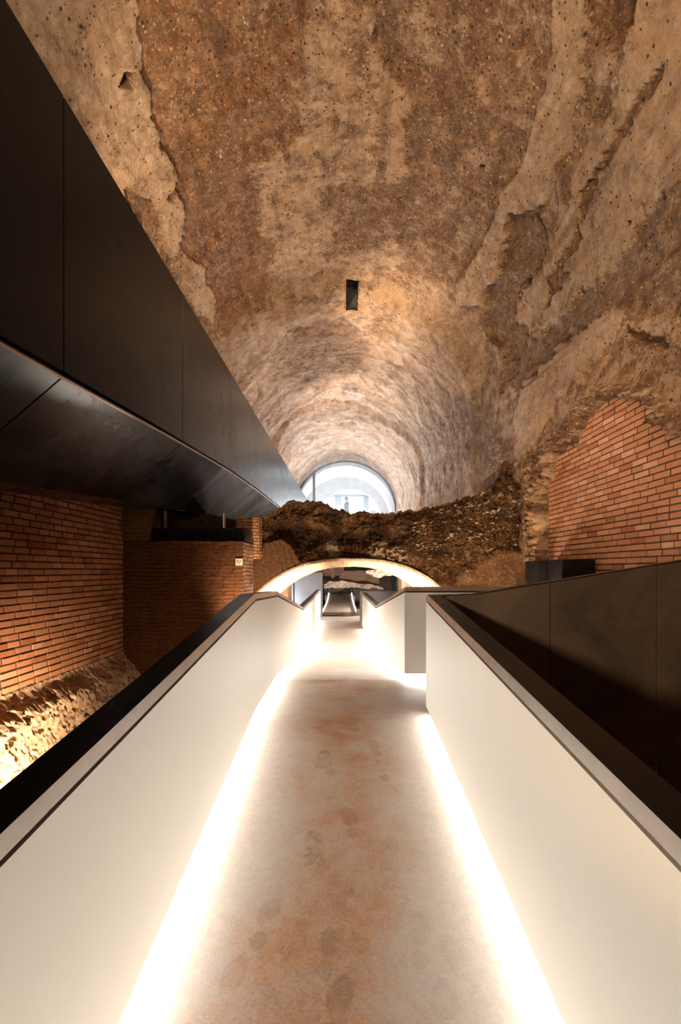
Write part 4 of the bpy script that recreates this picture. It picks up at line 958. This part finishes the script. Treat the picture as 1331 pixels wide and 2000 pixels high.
lamp('AREA', 'room_daylight_fill', (0.2, 31.2, 2.65), 190, (0.93, 0.97, 1.0), 3.0, aim=(0.2, 29.3, 6.5), size_y=0.4)  # unseen lamp added in the far room to whiten its vault
# left wall washer, low in the pit
lamp('SPOT', 'wall_washer', (-1.75, 3.3, -2.2), 1150, WARM, 0.05, aim=(-3.05, 3.9, -1.9), angle=88, blend=1.0)
# unseen lamp added behind the footbridge side, brightens the right brick
lamp('SPOT', 'brick_fill', (-1.95, 4.7, 3.0), 900, WARM, 0.12, aim=(3.0, 5.3, 0.7), angle=62, blend=0.8)
lamp('SPOT', 'low_fill', (-0.58, -1.9, -0.30), 520, WARM, 0.08, aim=(2.0, 4.05, 0.22), angle=30, blend=0.6)  # added fill behind the viewer, lights the branch steel sheets
# unseen lamp added to brighten the rubble mass
lamp('SPOT', 'mass_fill', (1.7, 5.9, -0.9), 430, WARM, 0.08, aim=(1.2, 8.2, 0.7), angle=120, blend=0.8)
lamp('SPOT', 'cross_wall_fill', (-1.3, 5.0, -2.2), 42, WARM, 0.05, aim=(-2.2, 6.84, -0.6), angle=100, blend=0.9)  # added unseen lamp, lifts the dark cross wall a little
lamp('POINT', 'chamber_fill', (0.2, 10.3, 0.4), 260, (1.0, 0.88, 0.76), 0.1)  # added lamp hidden above the arch, brightens the chamber
lamp('SPOT', 'mass_fill', (-1.15, 6.3, -1.0), 230, WARM, 0.08, aim=(-1.1, 8.2, 0.4), angle=100, blend=0.8)  # second added lamp for the left of the rubble mass
# under the arch
lamp('POINT', 'arch_lamp', (-1.25, 8.75, -1.2), 330, (1.0, 0.88, 0.74), 0.08)
lamp('POINT', 'arch_lamp', (1.45, 8.75, -1.2), 330, (1.0, 0.88, 0.74), 0.08)
lamp('POINT', 'chamber_fill', (1.9, 20.0, -1.2), 800, (1.0, 0.9, 0.8), 0.1)  # unseen lamp added to brighten the back of the chamber
lamp('POINT', 'chamber_fill', (-2.4, 17.0, -1.2), 260, (0.9, 0.95, 1.0), 0.1)  # unseen cool lamp added on the left of the chamber
lamp('POINT', 'chamber_fill', (0.0, 26.5, -1.3), 200, (1.0, 0.9, 0.8), 0.1) if False else None

w = bpy.data.worlds.new('world'); sc.world = w; w.use_nodes = True
w.node_tree.nodes['Background'].inputs[0].default_value = (0.8, 0.88, 1.0, 1); w.node_tree.nodes['Background'].inputs[1].default_value = 0.02

# ---------------------------------------------------------------- camera
cd = bpy.data.cameras.new('camera'); cam = bpy.data.objects.new('camera', cd); COL.objects.link(cam)
cam.location = (0, 0, EY); cam.rotation_euler = (PI / 2, 0, 0)
cd.sensor_fit = 'VERTICAL'; cd.sensor_height = 36; cd.sensor_width = 24; cd.lens = F / 2000 * 36
cd.shift_x = -(CX - 665.5) / 2000; cd.shift_y = (CY - 1000) / 2000; cd.clip_start = 0.02; cd.clip_end = 200
sc.camera = cam
sc.view_settings.view_transform = 'Standard'; sc.view_settings.look = 'None'
sc.view_settings.exposure = 0.3; sc.view_settings.gamma = 1.0; sc.view_settings.use_curve_mapping = False
sc.cycles.max_bounces = 8; sc.cycles.diffuse_bounces = 5; sc.cycles.glossy_bounces = 4; sc.cycles.transmission_bounces = 4
sc.cycles.use_denoising = True; sc.cycles.sample_clamp_indirect = 6.0; sc.cycles.caustics_reflective = False; sc.cycles.caustics_refractive = False
